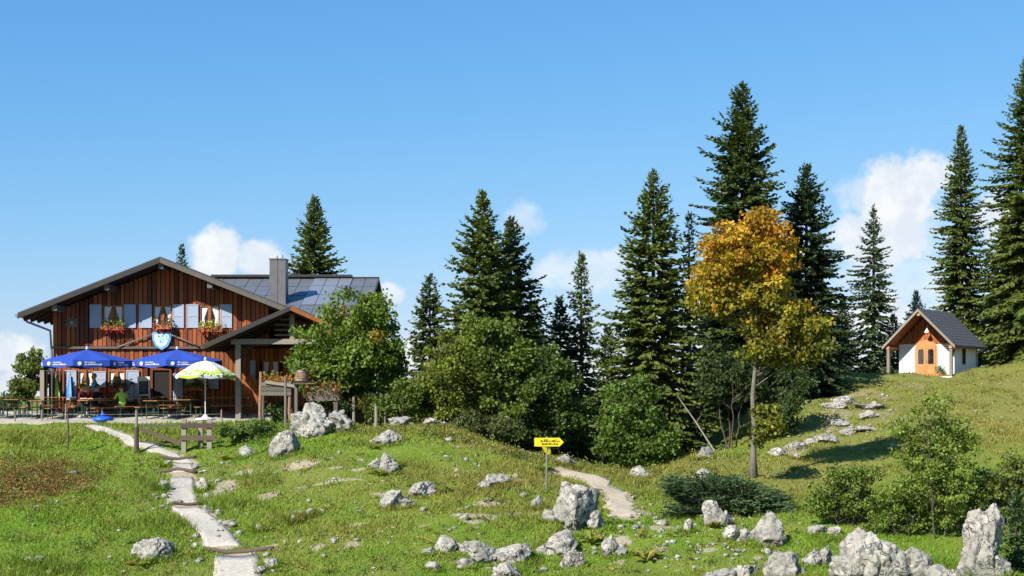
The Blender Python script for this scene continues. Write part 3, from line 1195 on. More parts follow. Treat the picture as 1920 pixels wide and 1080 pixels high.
def build_wall_ornaments():
    Y = FY - 0.24
    c = W(303, 637, Y)
    k = Y / F
    r = root('shield_sign', 'pale blue shield shaped crest hung above the doorway', 'sign', (c.x, Y, c.z))
    out = [(-17, 12), (-11, 14), (-6, 12), (0, 14), (6, 12), (11, 14), (17, 12), (16, 0), (11, -11), (0, -18), (-11, -11), (-16, 0)]
    def sc(f, y):
        return [(c.x + a * k * f, y, c.z + b * k * f) for a, b in out]
    MB().prism(sc(1.08, Y), (0, .05, 0)).build('shield_rim', M['shield_blue'], r)
    MB().prism(sc(.82, Y - .012), (0, .01, 0)).build('shield_face', M['shield_light'], r)
    g = [(-4, 5), (4, 5), (5, -1), (0, -8), (-5, -1)]
    MB().prism([(c.x + a * k, Y - .02, c.z + b * k) for a, b in g], (0, .007, 0)).build('crest', M['shield_green'], r)
    for (a, b, lab) in (((222, 651), (287, 627), 'slender weathered pole slanting up towards the shield from the left'),
                        ((374, 651), (322, 628), 'slender weathered pole slanting up towards the shield from the right')):
        p, q = W(a[0], a[1], Y + .05), W(b[0], b[1], Y + .05)
        o = MB().tube([p, p.lerp(q, .5) + Vector((0, 0, .015)), q], [.042, .034, .036], 7).build('wooden_pole', M['old_wood'], None, p, True)
        tag(o, lab, 'pole')
    c = W(135, 605, FY - .14)
    r = root('star_ornament', 'grey flower shaped star ornament on the dark left end of the hut wall', 'ornament', tuple(c))
    for i in range(9):
        a = 2 * math.pi * i / 9
        d = Vector((math.cos(a), 0, math.sin(a)))
        s = Vector((-math.sin(a), 0, math.cos(a)))
        R = .40 if i % 2 else .34
        MB().prism([c + d * .05 - s * .03, c + d * R * .6 - s * .055, c + d * R, c + d * R * .6 + s * .055, c + d * .05 + s * .03], (0, .02, 0)).build('petal', M['old_wood'], r)
    MB().lathe((0, 0, 0), [(.07, 0), (.09, .02), (.05, .05)], 10)
    MB().tube([c + Vector((0, -.03, 0)), c + Vector((0, .02, 0))], .085, 10).build('centre', M['dead_wood'], r)


build_wall_ornaments()
# ---------------------------------------------------------------- terrace furniture, parasols, people
def glyphs(mb, o, u, v, n_, w, h, seed, thick=.004):
    """a short run of unreadable lettering: blocks of uneven height and width"""
    r = random.Random(seed)
    x = 0.0
    while x < w:
        lw = r.uniform(.5, 1.0) * h * .8
        lh = h * r.choice((.65, .7, .72, 1.0))
        a = o + u * x
        st = min(lw * .32, .03)
        mb.prism([a, a + u * st, a + u * st + v * lh, a + v * lh], n_ * thick)
        mb.prism([a + u * st, a + u * lw * .8, a + u * lw * .8 + v * st, a + u * st + v * st], n_ * thick)
        if r.random() < .6:
            b = a + u * (lw * .8 - st) + v * st
            mb.prism([b, b + u * st, b + u * st + v * (lh - st), b + v * (lh - st)], n_ * thick)
        x += lw * 1.05


def parasol(px, apex_py, rim_py, R_px, Y, label, kind):
    TZ = tz(Y)
    k = Y / F
    c = W(px, apex_py, Y)
    R = R_px * k
    zr = W(0, rim_py, Y).z
    r = root('parasol', label, 'parasol', (c.x, Y, TZ))
    n = 8
    def vert(i, rad, z):
        a = -math.pi / 2 + 2 * math.pi * i / n
        return Vector((c.x + rad * math.cos(a), Y + rad * math.sin(a), z))
    top = Vector((c.x, Y, c.z))
    blue = kind == 'blue'
    prof = [(0.02, c.z), (.35, c.z + (zr - c.z) * .30), (.7, c.z + (zr - c.z) * .66), (1.0, zr)] if blue else \
        [(0.02, c.z), (.3, c.z + (zr - c.z) * .14), (.62, c.z + (zr - c.z) * .46), (.86, c.z + (zr - c.z) * .78), (1.0, zr)]
    cloth = M['blue_cloth'] if blue else M['white_cloth']
    for i in range(n):
        m = MB()
        pts = []
        for (f, z) in prof:
            a, b = vert(i, R * f, z), vert(i + 1, R * f, z)
            mid = (a + b) / 2 - Vector((0, 0, .05 * f))
            pts.append((a, mid, b))
        vs_, fs = [], []
        for t in pts:
            vs_ += list(t)
        for j in range(len(pts) - 1):
            for q in (0, 1):
                fs.append((j * 3 + q, j * 3 + q + 1, j * 3 + q + 4, j * 3 + q + 3))
        m.add(vs_, fs)
        mat = cloth
        pan = m.build('canopy_panel', mat, r, smooth=False)
        # valance hanging from the rim
        drop = .30 if blue else .13
        a, b = vert(i, R, zr), vert(i + 1, R, zr)
        mid = (a + b) / 2 - Vector((0, 0, .05))
        dn = Vector((0, 0, -drop))
        v = MB().add([a, mid, b, b + dn * .85, mid + dn, a + dn * .85], [(0, 1, 4, 5), (1, 2, 3, 4)])
        va = v.build('valance', cloth if blue or i not in (7, 1) else M['lime_print'], pan)
        u = (b - a).normalized()
        nn = Vector((u.y, -u.x, 0)).normalized()
        ln = (b - a).length
        if blue:
            g = MB()
            o = a + nn * .03 + Vector((0, 0, -.26))
            cc = o + u * ln * .18 + Vector((0, 0, .10))
            disc = [cc + u * (.085 * math.cos(t * math.pi / 6)) + Vector((0, 0, .085 * math.sin(t * math.pi / 6))) for t in range(12)]
            g.prism(disc, nn * .004)
            up = Vector((0, 0, 1))
            glyphs(g, o + u * ln * .32 + up * .13, u, up, nn, ln * .28, .055, i)
            glyphs(g, o + u * ln * .32 + up * .03, u, up, nn, ln * .45, .085, i + 20)
            g.build('print', M['print_white'], pan)
        elif i in (7, 0, 1, 5):
            # leafy lime print near the rim, standing a hair proud of the cloth
            g = MB()
            rr = random.Random(i)
            for q in range(5 if i != 0 else 7):
                t = .1 + .8 * q / (4 if i != 0 else 6)
                f = rr.uniform(.82, .97)
                p = vert(i, R * f, 0).lerp(vert(i + 1, R * f, 0), t)
                fz = np.interp(f, [x for x, _ in prof], [z for _, z in prof]) - .05 * f * (1 - abs(2 * t - 1))
                p.z = fz + .012
                rad = rr.uniform(.07, .13)
                out = Vector((p.x - c.x, p.y - Y, 0)).normalized()
                dz = -.75
                dd = Vector((out.x, out.y, dz)).normalized()
                nrm_ = u.cross(dd)
                if nrm_.z < 0:
                    nrm_ = -nrm_
                poly = [p + u * rad * .8 * math.cos(s * math.pi / 5) + dd * rad * math.sin(s * math.pi / 5) * 1.3 + nrm_ * .012 for s in range(10)]
                g.prism(poly, nrm_ * .004)
            g.build('print', M['lime_print'], pan)
        MB().tube([top - Vector((0, 0, .12)), vert(i, R * .98, zr - .04)], .012, 5).build('rib', M['metal_grey'], r)
    MB().tube([(c.x, Y, TZ + .06), (c.x, Y, c.z + .06)], .03 if blue else .022, 8).build('pole', M['pale_wood'] if blue else M['white_paint'], r)
    MB().lathe((c.x, Y, c.z + .03), [(.05, 0), (.06, .04), (.02, .12)], 8).build('finial', M['print_white'], r)
    MB().lathe((c.x, Y, TZ), [(.42, 0), (.42, .05), (.15, .09), (.06, .22)], 16).build('base', M['white_paint'], r)


parasol(163, 656, 676, 85, 60.4, 'blue beer garden parasol on the left end of the terrace', 'blue')
parasol(332, 656, 676, 85, 60.8, 'blue beer garden parasol half hidden behind the white one', 'blue')
parasol(385, 676, 703, 57, 59.3, 'white and lime green domed parasol in front of the porch', 'white')


def closed_parasol(px, top_py, bot_py, w_px, Y, label, m1, m2, lean=0.0):
    TZ = tz(Y)
    p0, p1 = W(px, bot_py, Y), W(px + lean, top_py, Y)
    k = Y / F
    r = root('folded_parasol', label, 'parasol', (p0.x, Y, TZ))
    n = 12
    for i in range(n):
        m = MB()
        ring = []
        for (t, f) in ((0, .95), (.12, 1.0), (.5, .62), (.85, .25), (1, .06)):
            q = p0.lerp(p1, t)
            rad = w_px * k / 2 * f
            a0, a1 = 2 * math.pi * i / n, 2 * math.pi * (i + 1) / n
            e = .72 if i % 2 else 1.0
            e2 = 1.0 if i % 2 else .72
            ring.append((q + Vector((math.cos(a0), math.sin(a0), 0)) * rad * e, q + Vector((math.cos(a1), math.sin(a1), 0)) * rad * e2))
        vs_ = [v for t in ring for v in t]
        m.add(vs_, [(2 * j, 2 * j + 1, 2 * j + 3, 2 * j + 2) for j in range(4)])
        m.build('fold', m1 if (i // 2) % 2 else m2, r)
    MB().tube([(p0.x, Y, TZ + .05), p1 + Vector((0, 0, .1))], .025, 6).build('pole', M['metal_grey'], r)
    MB().lathe((p0.x, Y, TZ), [(.3, 0), (.3, .05), (.1, .09), (.05, .2)], 12).build('base', M['metal_grey'], r)


closed_parasol(132, 702, 744, 17, 62.3, 'folded bright blue parasol standing against the wall', M['blue_plastic'], M['shield_blue'])
closed_parasol(110, 700, 744, 20, 62.2, 'folded dark green and white parasol beside the blue one', M['green_metal'], M['lime_print'], -5)


def windscreen():
    Y = 61.6
    TZ = tz(Y)
    a = W(80, 694, Y)
    r = root('wind_screen', 'dark wooden wind screen with a pale end post at the left hut corner', 'screen', (a.x, Y, TZ))
    MB().box2((a.x - .09, Y - .09, TZ), (a.x + .09, Y + .09, a.z)).build('post', M['pale_wood'], r)
    n = 6
    for i in range(n):
        x = a.x + .1 + i * .1
        MB().box2((x, Y + .0 + .2 * i, TZ + .05), (x + .095, Y + .05 + .2 * i, a.z - .03)).build('plank', M['soffit'], r)


windscreen()

# beer garden tables and benches
def proto_table():
    t = root('beer_table', 'x', 'table', (0, 0, 0), 'beer garden tables on the terrace')
    for j in range(3):
        MB().box2((-.9, -.34 + j * .23, .735), (.9, -.34 + j * .23 + .22, .765)).build('plank', M['bench_wood'], t)
    for s in (-1, 1):
        g = MB()
        g.beam((s * .7, -.28, .73), (s * .7, -.28, .0), .035, .035).beam((s * .7, .28, .73), (s * .7, .28, .0), .035, .035)
        g.box2((s * .7 - .02, -.3, .69), (s * .7 + .02, .3, .725)).box2((s * .7 - .016, -.26, .25), (s * .7 + .016, .26, .28))
        g.beam((s * .7, 0, .27), (s * .35, 0, .72), .025, .025)
        g.build('leg_frame', M['green_metal'], t)
    return t


def proto_bench():
    t = root('beer_bench', 'x', 'bench', (0, 0, 0), 'beer garden benches on the terrace')
    MB().box2((-.9, -.125, .435), (.9, .125, .465)).build('seat', M['bench_wood'], t)
    for s in (-1, 1):
        g = MB()
        g.beam((s * .7, -.1, .43), (s * .7, -.12, .0), .03, .03).beam((s * .7, .1, .43), (s * .7, .12, .0), .03, .03)
        g.box2((s * .7 - .018, -.12, .40), (s * .7 + .018, .12, .43)).box2((s * .7 - .014, -.1, .14), (s * .7 + .014, .1, .165))
        g.build('leg_frame', M['green_metal'], t)
    return t


T0, B0 = proto_table(), proto_bench()
SETS = [  # photo px of the centre, depth, turn in degrees, where it stands
    (-4, 60.2, 70, 'at the left edge of the terrace'),
    (42, 60.4, 78, 'second from the left border'),
    (90, 59.8, 72, 'in front of the pale post'),
    (124, 61.5, 16, 'in front of the folded parasols'),
    (186, 60.0, 58, 'behind the blue parasol stand'),
    (246, 60.9, 34, 'beside the menu board'),
    (302, 59.8, 74, 'in front of the doorway'),
    (322, 61.7, 18, 'against the wall right of the doorway'),
    (357, 60.3, 82, 'under the white parasol'),
    (425, 61.3, 30, 'beside the porch post'),
]
SETS_OUT = []
first = True
for (px, Y, deg, where) in SETS:
    x = (px - 960) / F * Y
    rz = math.radians(deg)
    t = T0 if first else copy_tree(T0)
    t.location, t.rotation_euler = (x, Y, tz(Y)), (0, 0, rz)
    t['label'] = 'brown beer garden table ' + where
    SETS_OUT.append((x, Y, rz))
    for s, side in ((-1, 'near'), (1, 'far')):
        b = B0 if (first and s < 0) else copy_tree(B0)
        d = Vector((-math.sin(rz), math.cos(rz), 0)) * (.62 * s)
        b.location, b.rotation_euler = (x + d.x, Y + d.y, tz(Y + d.y)), (0, 0, rz)
        b['label'] = 'brown bench on the %s side of the table %s' % (side, where)
    first = False

# menu board, blue cover, low fence on the terrace edge
def menu_board():
    Y = 61.75
    TZ = tz(Y)
    a, b = W(258, 742, Y), W(281, 706, Y)
    r = root('menu_board', 'white framed blackboard menu standing left of the dark doorway', 'menu board', ((a.x + b.x) / 2, Y, TZ))
    fr = .06
    g = MB()
    for (u0, u1, v0, v1) in ((a.x, a.x + fr, a.z, b.z), (b.x - fr, b.x, a.z, b.z), (a.x + fr, b.x - fr, a.z, a.z + fr), (a.x + fr, b.x - fr, b.z - .2, b.z)):
        g.box2((u0, Y - .025, v0), (u1, Y + .025, v1))
    g.build('frame', M['white_paint'], r)
    MB().box2((a.x + fr, Y - .01, a.z + fr), (b.x - fr, Y + .01, b.z - .2)).build('board', M['slate_board'], r)
    g = MB()
    for q in range(4):
        glyphs(g, Vector((a.x + fr + .05, Y - .016, b.z - .3 - q * .11)), Vector((1, 0, 0)), Vector((0, 0, 1)), Vector((0, 1, 0)), .26 - .05 * (q % 2), .045, q + 40)
    g.build('chalk_writing', M['c_bluegrey'], r)
    for s in (a.x + .04, b.x - .04):
        MB().beam((s, Y, a.z), (s, Y - .02, TZ), .04, .04).build('leg', M['white_paint'], r)
        MB().beam((s, Y + .03, b.z - .3), (s, Y + .45, TZ), .04, .04).build('leg', M['white_paint'], r)


menu_board()
Yc = 58.95
c = W(193, 788, Yc)
r = root('parasol_stand', 'low bright blue plastic parasol stand lying on the gravel edge of the terrace', 'parasol stand', (c.x, Yc, TZ))
MB().lathe((c.x, Yc, TZ), [(.42, 0), (.43, .10), (.36, .16), (.16, .21)], 18).build('body', M['blue_plastic'], r, smooth=True)
MB().lathe((c.x, Yc, TZ + .205), [(.11, 0), (.09, .12), (.07, .16)], 12).build('socket', M['blue_plastic'], r, smooth=True)

fence_posts = [(123, 757, 796, 'thin pale stake left of the blue parasol stand'), (255, 768, 797, 'short white stake on the terrace edge before the menu board'),
               (28, 768, 798, 'thin stake near the left border on the terrace edge'), (78, 768, 797, 'thin stake in front of the wind screen on the terrace edge'),
               (415, 768, 792, 'thin stake on the terrace edge below the porch')]
fp = []
for (px, a, b, lab) in fence_posts:
    Y = 58.62
    p, q = W(px, b, Y), W(px, a, Y)
    o = MB().tube([(p.x, Y, TZ - .2), (q.x + .01, Y, q.z)], [.035, .03], 7).build('fence_stake', M['pale_wood'], None, Vector((p.x, Y, TZ)))
    tag(o, lab, 'stake', 'stakes along the terrace edge')
    fp.append(Vector((p.x, Y, TZ + .30)))
fp.sort(key=lambda v: v.x)
g = MB()
pts = []
for a, b in zip(fp[:-1], fp[1:]):
    pts += [a, a.lerp(b, .5) - Vector((0, 0, .03))]
pts.append(fp[-1])
o = g.tube(pts, .009, 6).build('rope', M['pale_wood'], None, fp[0])
tag(o, 'pale rope strung between the stakes along the terrace edge', 'rope')


# ---------------------------------------------------------------- people
def person(label, loc, rz, pose, mats, hair):
    """mats: shirt, trousers, shoe.  Local frame faces -Y."""
    V, E, Rr, Tg = [], [], [], []

    def add(p, r, parent=None, tagname='skin'):
        V.append(Vector(p))
        Rr.append(r)
        if parent is not None:
            E.append((parent, len(V) - 1))
            Tg.append(tagname)
        return len(V) - 1
    sit = pose != 'stand'
    pz = .56 if sit else .95
    lean = -.10 if sit else (-.12)
    pel = add((0, 0, pz), .135)
    wa = add((0, lean * .3, pz + .17), .125, pel, 'shirt')
    ch = add((0, lean * .8, pz + .36), .15, wa, 'shirt')
    nb = add((0, lean, pz + .50), .075, ch, 'shirt')
    nk = add((0, lean * 1.1 - .01, pz + .565), .055, nb, 'skin')
    h1 = add((0, lean * 1.2 - .02, pz + .65), .085, nk, 'skin')
    h2 = add((0, lean * 1.2 - .02, pz + .74), .092, h1, 'skin')
    h3 = add((0, lean * 1.2 - .01, pz + .80), .06, h2, 'skin')
    nose = add((0, lean * 1.2 - .125, pz + .68), .014, h1, 'skin')
    for s in (-1, 1):
        add((s * .095, lean * 1.2 - .01, pz + .69), .016, h1, 'skin')     # ear
        sh = add((s * .18, lean, pz + .455), .062, ch, 'shirt')
        if pose == 'stand':
            el = add((s * .25, lean - .06, pz + .20), .047, sh, 'shirt')
            wr = add((s * .19, lean - .30, pz + .15), .030, el, 'skin')
            hd = Vector((s * -.05, -1, .05)).normalized()
        else:
            el = add((s * .26, lean - .10, pz + .22), .047, sh, 'shirt')
            wr = add((s * .15, lean - .34, pz + .24), .030, el, 'skin')
            hd = Vector((s * -.2, -1, 0)).normalized()
        w = V[wr]
        palm = add(w + hd * .07, .034, wr, 'skin')
        side = Vector((-hd.y, hd.x, 0)).normalized()
        for q, (off, ln) in enumerate(((-.033, .065), (-.011, .08), (.011, .075), (.032, .058))):
            b = add(w + hd * .10 + side * off, .0095, palm, 'skin')
            b2 = add(V[b] + hd * ln * .6 + Vector((0, 0, -.012)), .009, b, 'skin')
            add(V[b2] + hd * ln * .4 + Vector((0, 0, -.025)), .008, b2, 'skin')
        t1 = add(w + hd * .045 - side * s * .045, .0105, palm, 'skin')
        add(V[t1] + hd * .05 - side * s * .012, .009, t1, 'skin')
        hp = add((s * .10, 0, pz - .04), .095, pel, 'trousers')
        if sit:
            kn = add((s * .13, -.42, pz - .05), .065, hp, 'trousers')
            ca = add((s * .13, -.43, pz - .26), .055, kn, 'shin')
            an = add((s * .13, -.40, .09), .04, ca, 'shin')
        else:
            kn = add((s * .11, -.03 + s * .05, .50), .062, hp, 'trousers')
            ca = add((s * .115, .0 + s * .06, .33), .055, kn, 'shin')
            an = add((s * .115, .02 + s * .07, .09), .038, ca, 'shin')
        a = V[an]
        he = add(a + Vector((0, .04, -.045)), .036, an, 'shoe')
        add(a + Vector((s * .02, -.17, -.055)), .034, an, 'shoe')
    me = bpy.data.meshes.new('person')
    me.from_pydata(V, E, [])
    o = bpy.data.objects.new('person', me)
    C.objects.link(o)
    sk = o.modifiers.new('Skin', 'SKIN')
    for i, d in enumerate(me.skin_vertices[0].data):
        d.radius = (Rr[i], Rr[i] * (0.82 if i in (pel, wa, ch) else 1))
        d.use_root = i == pel
    sub = o.modifiers.new('Sub', 'SUBSURF')
    sub.levels = sub.render_levels = 1
    dg = bpy.context.evaluated_depsgraph_get()
    nm = bpy.data.meshes.new_from_object(o.evaluated_get(dg))
    bpy.data.objects.remove(o)
    nm.name = 'person'
    nm.materials.clear()
    names = ['skin', 'shirt', 'trousers', 'shoe', 'shin']
    for t in names:
        nm.materials.append(mats.get(t, M['skin']))
    A = np.array([V[a] for a, b in E])
    B = np.array([V[b] for a, b in E])
    rad = np.array([min(Rr[a], Rr[b]) for a, b in E])
    cen = np.zeros(len(nm.polygons) * 3)
    nm.polygons.foreach_get('center', cen)
    cen = cen.reshape(-1, 3)
    t = np.clip(((cen[:, None] - A) * (B - A)).sum(-1) / np.maximum(((B - A) ** 2).sum(-1), 1e-9), 0, 1)
    d = np.linalg.norm(cen[:, None] - A - t[..., None] * (B - A), axis=-1) - rad[None] * .8
    best = d.argmin(1)
    nm.polygons.foreach_set('material_index', np.array([names.index(Tg[b]) for b in best], dtype=np.int32))
    nm.polygons.foreach_set('use_smooth', np.ones(len(nm.polygons), dtype=bool))
    p = bpy.data.objects.new('person', nm)
    C.objects.link(p)
    p.location = loc
    p.rotation_euler = (0, 0, rz)
    OFF[p.name] = Vector((0, 0, 0))
    tag(p, label, 'person', 'guests on the terrace')
    hc = V[h2]
    hm = bpy.data.meshes.new('hair')
    bm = bmesh.new()
    bmesh.ops.create_icosphere(bm, subdivisions=3, radius=.112)
    for v in bm.verts:
        v.co.z *= 1.05
        if v.co.y < 0 and v.co.z < .03:
            v.co *= .78
        v.co += hc + Vector((0, .022, .015))
    bm.to_mesh(hm)
    bm.free()
    for q in hm.polygons:
        q.use_smooth = True
    finish('hair', hm, hair, p)
    for s in (-1, 1):
        MB().lathe((s * .034, V[h1].y - .083, V[h1].z + .05), [(.004, -.008), (.010, 0), (.004, .008)], 6).build('eye', M['c_black'], p)
    MB().box((0, V[h1].y - .082, V[h1].z - .025), (.05, .012, .010)).build('mouth', M['c_maroon'], p)


def seat_on(i, side, along):
    x, Y, rz = SETS_OUT[i]
    u = Vector((math.cos(rz), math.sin(rz), 0))
    v = Vector((-math.sin(rz), math.cos(rz), 0))
    p = Vector((x, Y, 0)) + u * along + v * (.62 * side)
    p.z = tz((Vector((x, Y, 0)) + v * (.62 * side)).y)
    return p, rz + (0 if side > 0 else math.pi)


pz_ = W(183, 0, 61.3)
person('person in a bright blue shirt and white shorts standing under the left parasol', (pz_.x, 61.3, tz(61.3)), math.radians(-60), 'stand',
       {'shirt': M['c_cyan'], 'trousers': M['c_white'], 'shoe': M['c_black'], 'shin': M['skin']}, M['hair_blond'])
p, a = seat_on(5, -1, -.6)
person('person in a lime green shirt and dark trousers sitting on a bench with back turned', p, a, 'sit',
       {'shirt': M['c_lime'], 'trousers': M['c_navy'], 'shoe': M['c_black'], 'shin': M['c_navy']}, M['hair_brown'])
p, a = seat_on(4, 1, .35)
person('person in black clothes sitting at the table behind the blue parasol stand', p, a, 'sit',
       {'shirt': M['c_black'], 'trousers': M['c_black'], 'shoe': M['c_black'], 'shin': M['c_black']}, M['hair_brown'])
p, a = seat_on(5, 1, .2)
person('person in a blue grey top and navy trousers sitting left of the menu board', p, a, 'sit',
       {'shirt': M['c_bluegrey'], 'trousers': M['c_navy'], 'shoe': M['c_black'], 'shin': M['c_navy']}, M['hair_brown'])
p, a = seat_on(4, 1, -.45)
person('person in a dark maroon jacket sitting beside the one in black', p, a, 'sit',
       {'shirt': M['c_maroon'], 'trousers': M['c_black'], 'shoe': M['c_black'], 'shin': M['c_black']}, M['hair_brown'])
# ---------------------------------------------------------------- the chapel on the hill
def build_chapel():
    th = math.radians(37)
    base = W(1737, 706, 80.5)
    gz = H1(base.x, base.y)
    r = root('chapel', 'small white chapel with slate roof and orange double door on the hilltop', 'chapel', (base.x, base.y, base.z), None, -th)
    # local frame: x to the right along the front, y into the building, z up; front wall at y = 0
    w, L, hw, oh = 1.62, 3.7, 1.95, 1.3
    ew, sl = 2.12, 1.0
    pkz = hw + 1.9
    eave = pkz - ew * sl
    body = MB()
    body.prism([(-w, 0, -1.2), (w, 0, -1.2), (w, 0, hw), (-w, 0, hw)], (0, L, 0))
    wall = body.build('wall', M['plaster'], r)
    MB().prism([(-w, .02, hw + .004), (w, .02, hw + .004), (0, .02, pkz - .35)], (0, L - .04, 0)).build('gable_core', M['chapel_wood'], r)
    n = 17
    for i in range(n):
        x0 = -w + 2 * w * i / n
        x1 = x0 + 2 * w / n * .95
        zt = pkz - .22 - max(abs(x0), abs(x1)) * sl
        if zt > hw + .05:
            MB().box2((x0, -.035 - .012 * (i % 2), hw - .08), (x1, .015, zt)).build('gable_board', M['chapel_wood'], r)
    for s in (-1, 1):
        roof = MB().prism([(0, -oh, pkz), (s * ew, -oh, eave), (s * ew, -oh, eave - .09), (0, -oh, pkz - .09)], (0, L + oh + .35, 0)).build('roof', M['slate'], r)
        dn = Vector((s * ew, 0, eave - pkz))
        ln = dn.length
        nrm = Vector((s, 0, 1)).normalized()
        rows, cols = 12, 1
        for q in range(rows):                       # courses of slate, one above the other
            a = Vector((0, -oh + .01, pkz)) + dn * ((q) / rows)
            b = Vector((0, -oh + .01, pkz)) + dn * ((q + 1) / rows)
            e = Vector((0, L + oh + .33, 0))
            MB().add([a + nrm * .004, b + nrm * .014, b + e + nrm * .014, a + e + nrm * .004, b + nrm * .004, b + e + nrm * .004], [(0, 1, 2, 3), (1, 4, 5, 2)]).build('slate_course', M['slate'], roof)
        MB().prism([(0, -oh + .02, pkz - .094), (s * (ew - .04), -oh + .02, eave - .054), (s * (ew - .04), -oh + .02, eave - .16), (0, -oh + .02, pkz - .19)], (0, L + oh + .28, 0)).build('soffit', M['chapel_wood'], roof)
        MB().prism([(0, -oh - .04, pkz - .03), (s * ew, -oh - .04, eave - .03), (s * ew, -oh - .04, eave - .19), (0, -oh - .04, pkz - .19)], (0, .036, 0)).build('verge_board', M['pale_wood'], roof)
        MB().box2((s * (w + .2) - .09, -oh + .1, 1.56), (s * (w + .2) + .09, 0.1, 1.72)).build('purlin', M['door_wood'], r)
        MB().box2((s * (w + .2) - .08, -oh + .14, -1.2), (s * (w + .2) + .08, -oh + .3, 1.556)).build('post', M['pale_wood'], r)
        MB().beam((s * (w + .2), -oh + .22, 1.0), (s * (w + .2), -.5, 1.55), .08, .08).build('brace', M['chapel_wood'], r)
    MB().box2((-.09, -oh + .05, pkz - .42), (.09, .1, pkz - .24)).build('ridge_beam', M['door_wood'], r)
    # double door with an arched head
    dw, dh = .56, 1.60
    arch = [(-dw - .09, -.06, 0), (dw + .09, -.06, 0), (dw + .09, -.06, dh)] + [((dw + .09) * math.cos(a), -.06, dh + .5 * math.sin(a)) for a in [math.pi * k / 10 for k in range(1, 10)]] + [(-dw - .09, -.06, dh)]
    door = MB().prism(arch, (0, .05, 0)).build('door', M['door_wood'], r)
    for s in (-1, 1):
        x0, x1 = (0.02, dw) if s > 0 else (-dw, -.02)
        MB().box2((x0, -.085, .04), (x1, -.062, dh + .15)).build('door_leaf', M['door_wood'], door)
        xm = (x0 + x1) / 2
        pane = [(xm - .16, -.094, .72), (xm + .16, -.094, .72), (xm + .16, -.094, 1.45), (xm + .12, -.094, 1.56), (xm - .12, -.094, 1.56), (xm - .16, -.094, 1.45)]
        MB().prism(pane, (0, .008, 0)).build('pane', M['glass'], door)
        MB().box2((xm - .17, -.1, .12), (xm + .17, -.087, .56)).build('lower_panel', M['door_wood'], door)
    MB().box2((.03, -.13, .8), (.07, -.087, .95)).build('handle', M['metal_grey'], door)
    # lamp hanging in the gable
    MB().tube([(0.22, -.5, hw + .75), (0.22, -.5, hw + 1.55)], .015, 6).build('lamp_rod', M['metal_grey'], r)
    MB().lathe((0.22, -.5, hw + .52), [(.16, 0), (.13, .08), (.05, .22), (.03, .26)], 12).build('lamp_shade', M['white_paint'], r, smooth=True)
    # arched window on the right wall
    ys, zs = 1.5, .75
    fr = [(w + .012, ys - .26, zs - .06), (w + .012, ys + .26, zs - .06), (w + .012, ys + .26, zs + .8), (w + .012, ys + .15, zs + .98), (w + .012, ys - .15, zs + .98), (w + .012, ys - .26, zs + .8)]
    win = MB().prism(fr, (.03, 0, 0)).build('window', M['chapel_wood'], r)
    gl = [(w + .045, ys - .18, zs), (w + .045, ys + .18, zs), (w + .045, ys + .18, zs + .76), (w + .045, ys + .1, zs + .9), (w + .045, ys - .1, zs + .9), (w + .045, ys - .18, zs + .76)]
    MB().prism(gl, (.006, 0, 0)).build('pane', M['glass'], win)
    MB().box2((w + .05, ys - .18, zs + .4), (w + .06, ys + .18, zs + .44)).build('glazing_bar', M['chapel_wood'], win)
    MB().tube([(ew - .1, L + .2, eave - .12), (w + .08, L - .1, eave - .35), (w + .08, L - .1, -1.0)], .04, 7).build('down_pipe', M['metal_grey'], r)
    MB().box2((-w - .35, -oh, -1.2), (w + .35, -.004, -.02)).build('step_slab', M['plaster'], r)
    mtx = Matrix.Translation(r.location) @ Matrix.Rotation(-th, 4, 'Z')
    # potted plant beside the door
    p = mtx @ Vector((.95, -.35, -.02))
    q = root('potted_plant', 'small potted plant beside the chapel door', 'plant', tuple(p))
    MB().lathe(p, [(.12, 0), (.16, .22), (.17, .25)], 12).build('pot', M['cotta'], q)
    rng = np.random.default_rng(5)
    P = rng.normal(0, 1, (150, 3)) * np.array([.14, .14, .14]) + np.array(p) + np.array([0, 0, .42])
    leaf_mesh('foliage', P, rng, .10, .07, (0.05, 0.10, 0.02), .3, M['leaf'], q)['kind'] = 'stuff'


build_chapel()


def build_signpost():
    Y = gp(1024, 918).y
    k = Y / F
    b = gp(1024, 918)
    top = W(1026, 818, Y)
    r = root('signpost', 'slim signpost with a yellow arrow board and a small yellow plate', 'signpost', tuple(b))
    MB().tube([(b.x, b.y, b.z - .3), (top.x, Y, top.z)], .03, 8).build('post', M['metal_grey'], r)
    a, c = W(1002, 837, Y - .06), W(1049, 821, Y - .06)
    tip = W(1057, 829, Y - .06)
    MB().prism([(a.x, a.y, a.z), (c.x, a.y, a.z), (tip.x, a.y, tip.z), (c.x, a.y, c.z), (a.x, a.y, c.z)], (0, .025, 0)).build('arrow_board', M['sign_yellow'], r)
    g = MB()
    hh = c.z - a.z
    glyphs(g, Vector((a.x + .19, a.y - .006, a.z + hh * .52)), Vector((1, 0, 0)), Vector((0, 0, 1)), Vector((0, 1, 0)), .62, .085, 3)
    glyphs(g, Vector((a.x + .23, a.y - .006, a.z + hh * .18)), Vector((1, 0, 0)), Vector((0, 0, 1)), Vector((0, 1, 0)), .50, .07, 8)
    g.build('lettering', M['black_print'], r)
    d = W(1016, 838, Y - .09)
    e = W(1033, 852, Y - .02)
    MB().prism([(d.x, d.y, d.z), (e.x - .02, e.y + .06, d.z), (e.x, e.y + .06, e.z + .02), (e.x - .09, e.y, e.z - .02), (d.x + .08, d.y, d.z - .16)], (0, .02, 0)).build('small_plate', M['sign_yellow'], r)


build_signpost()


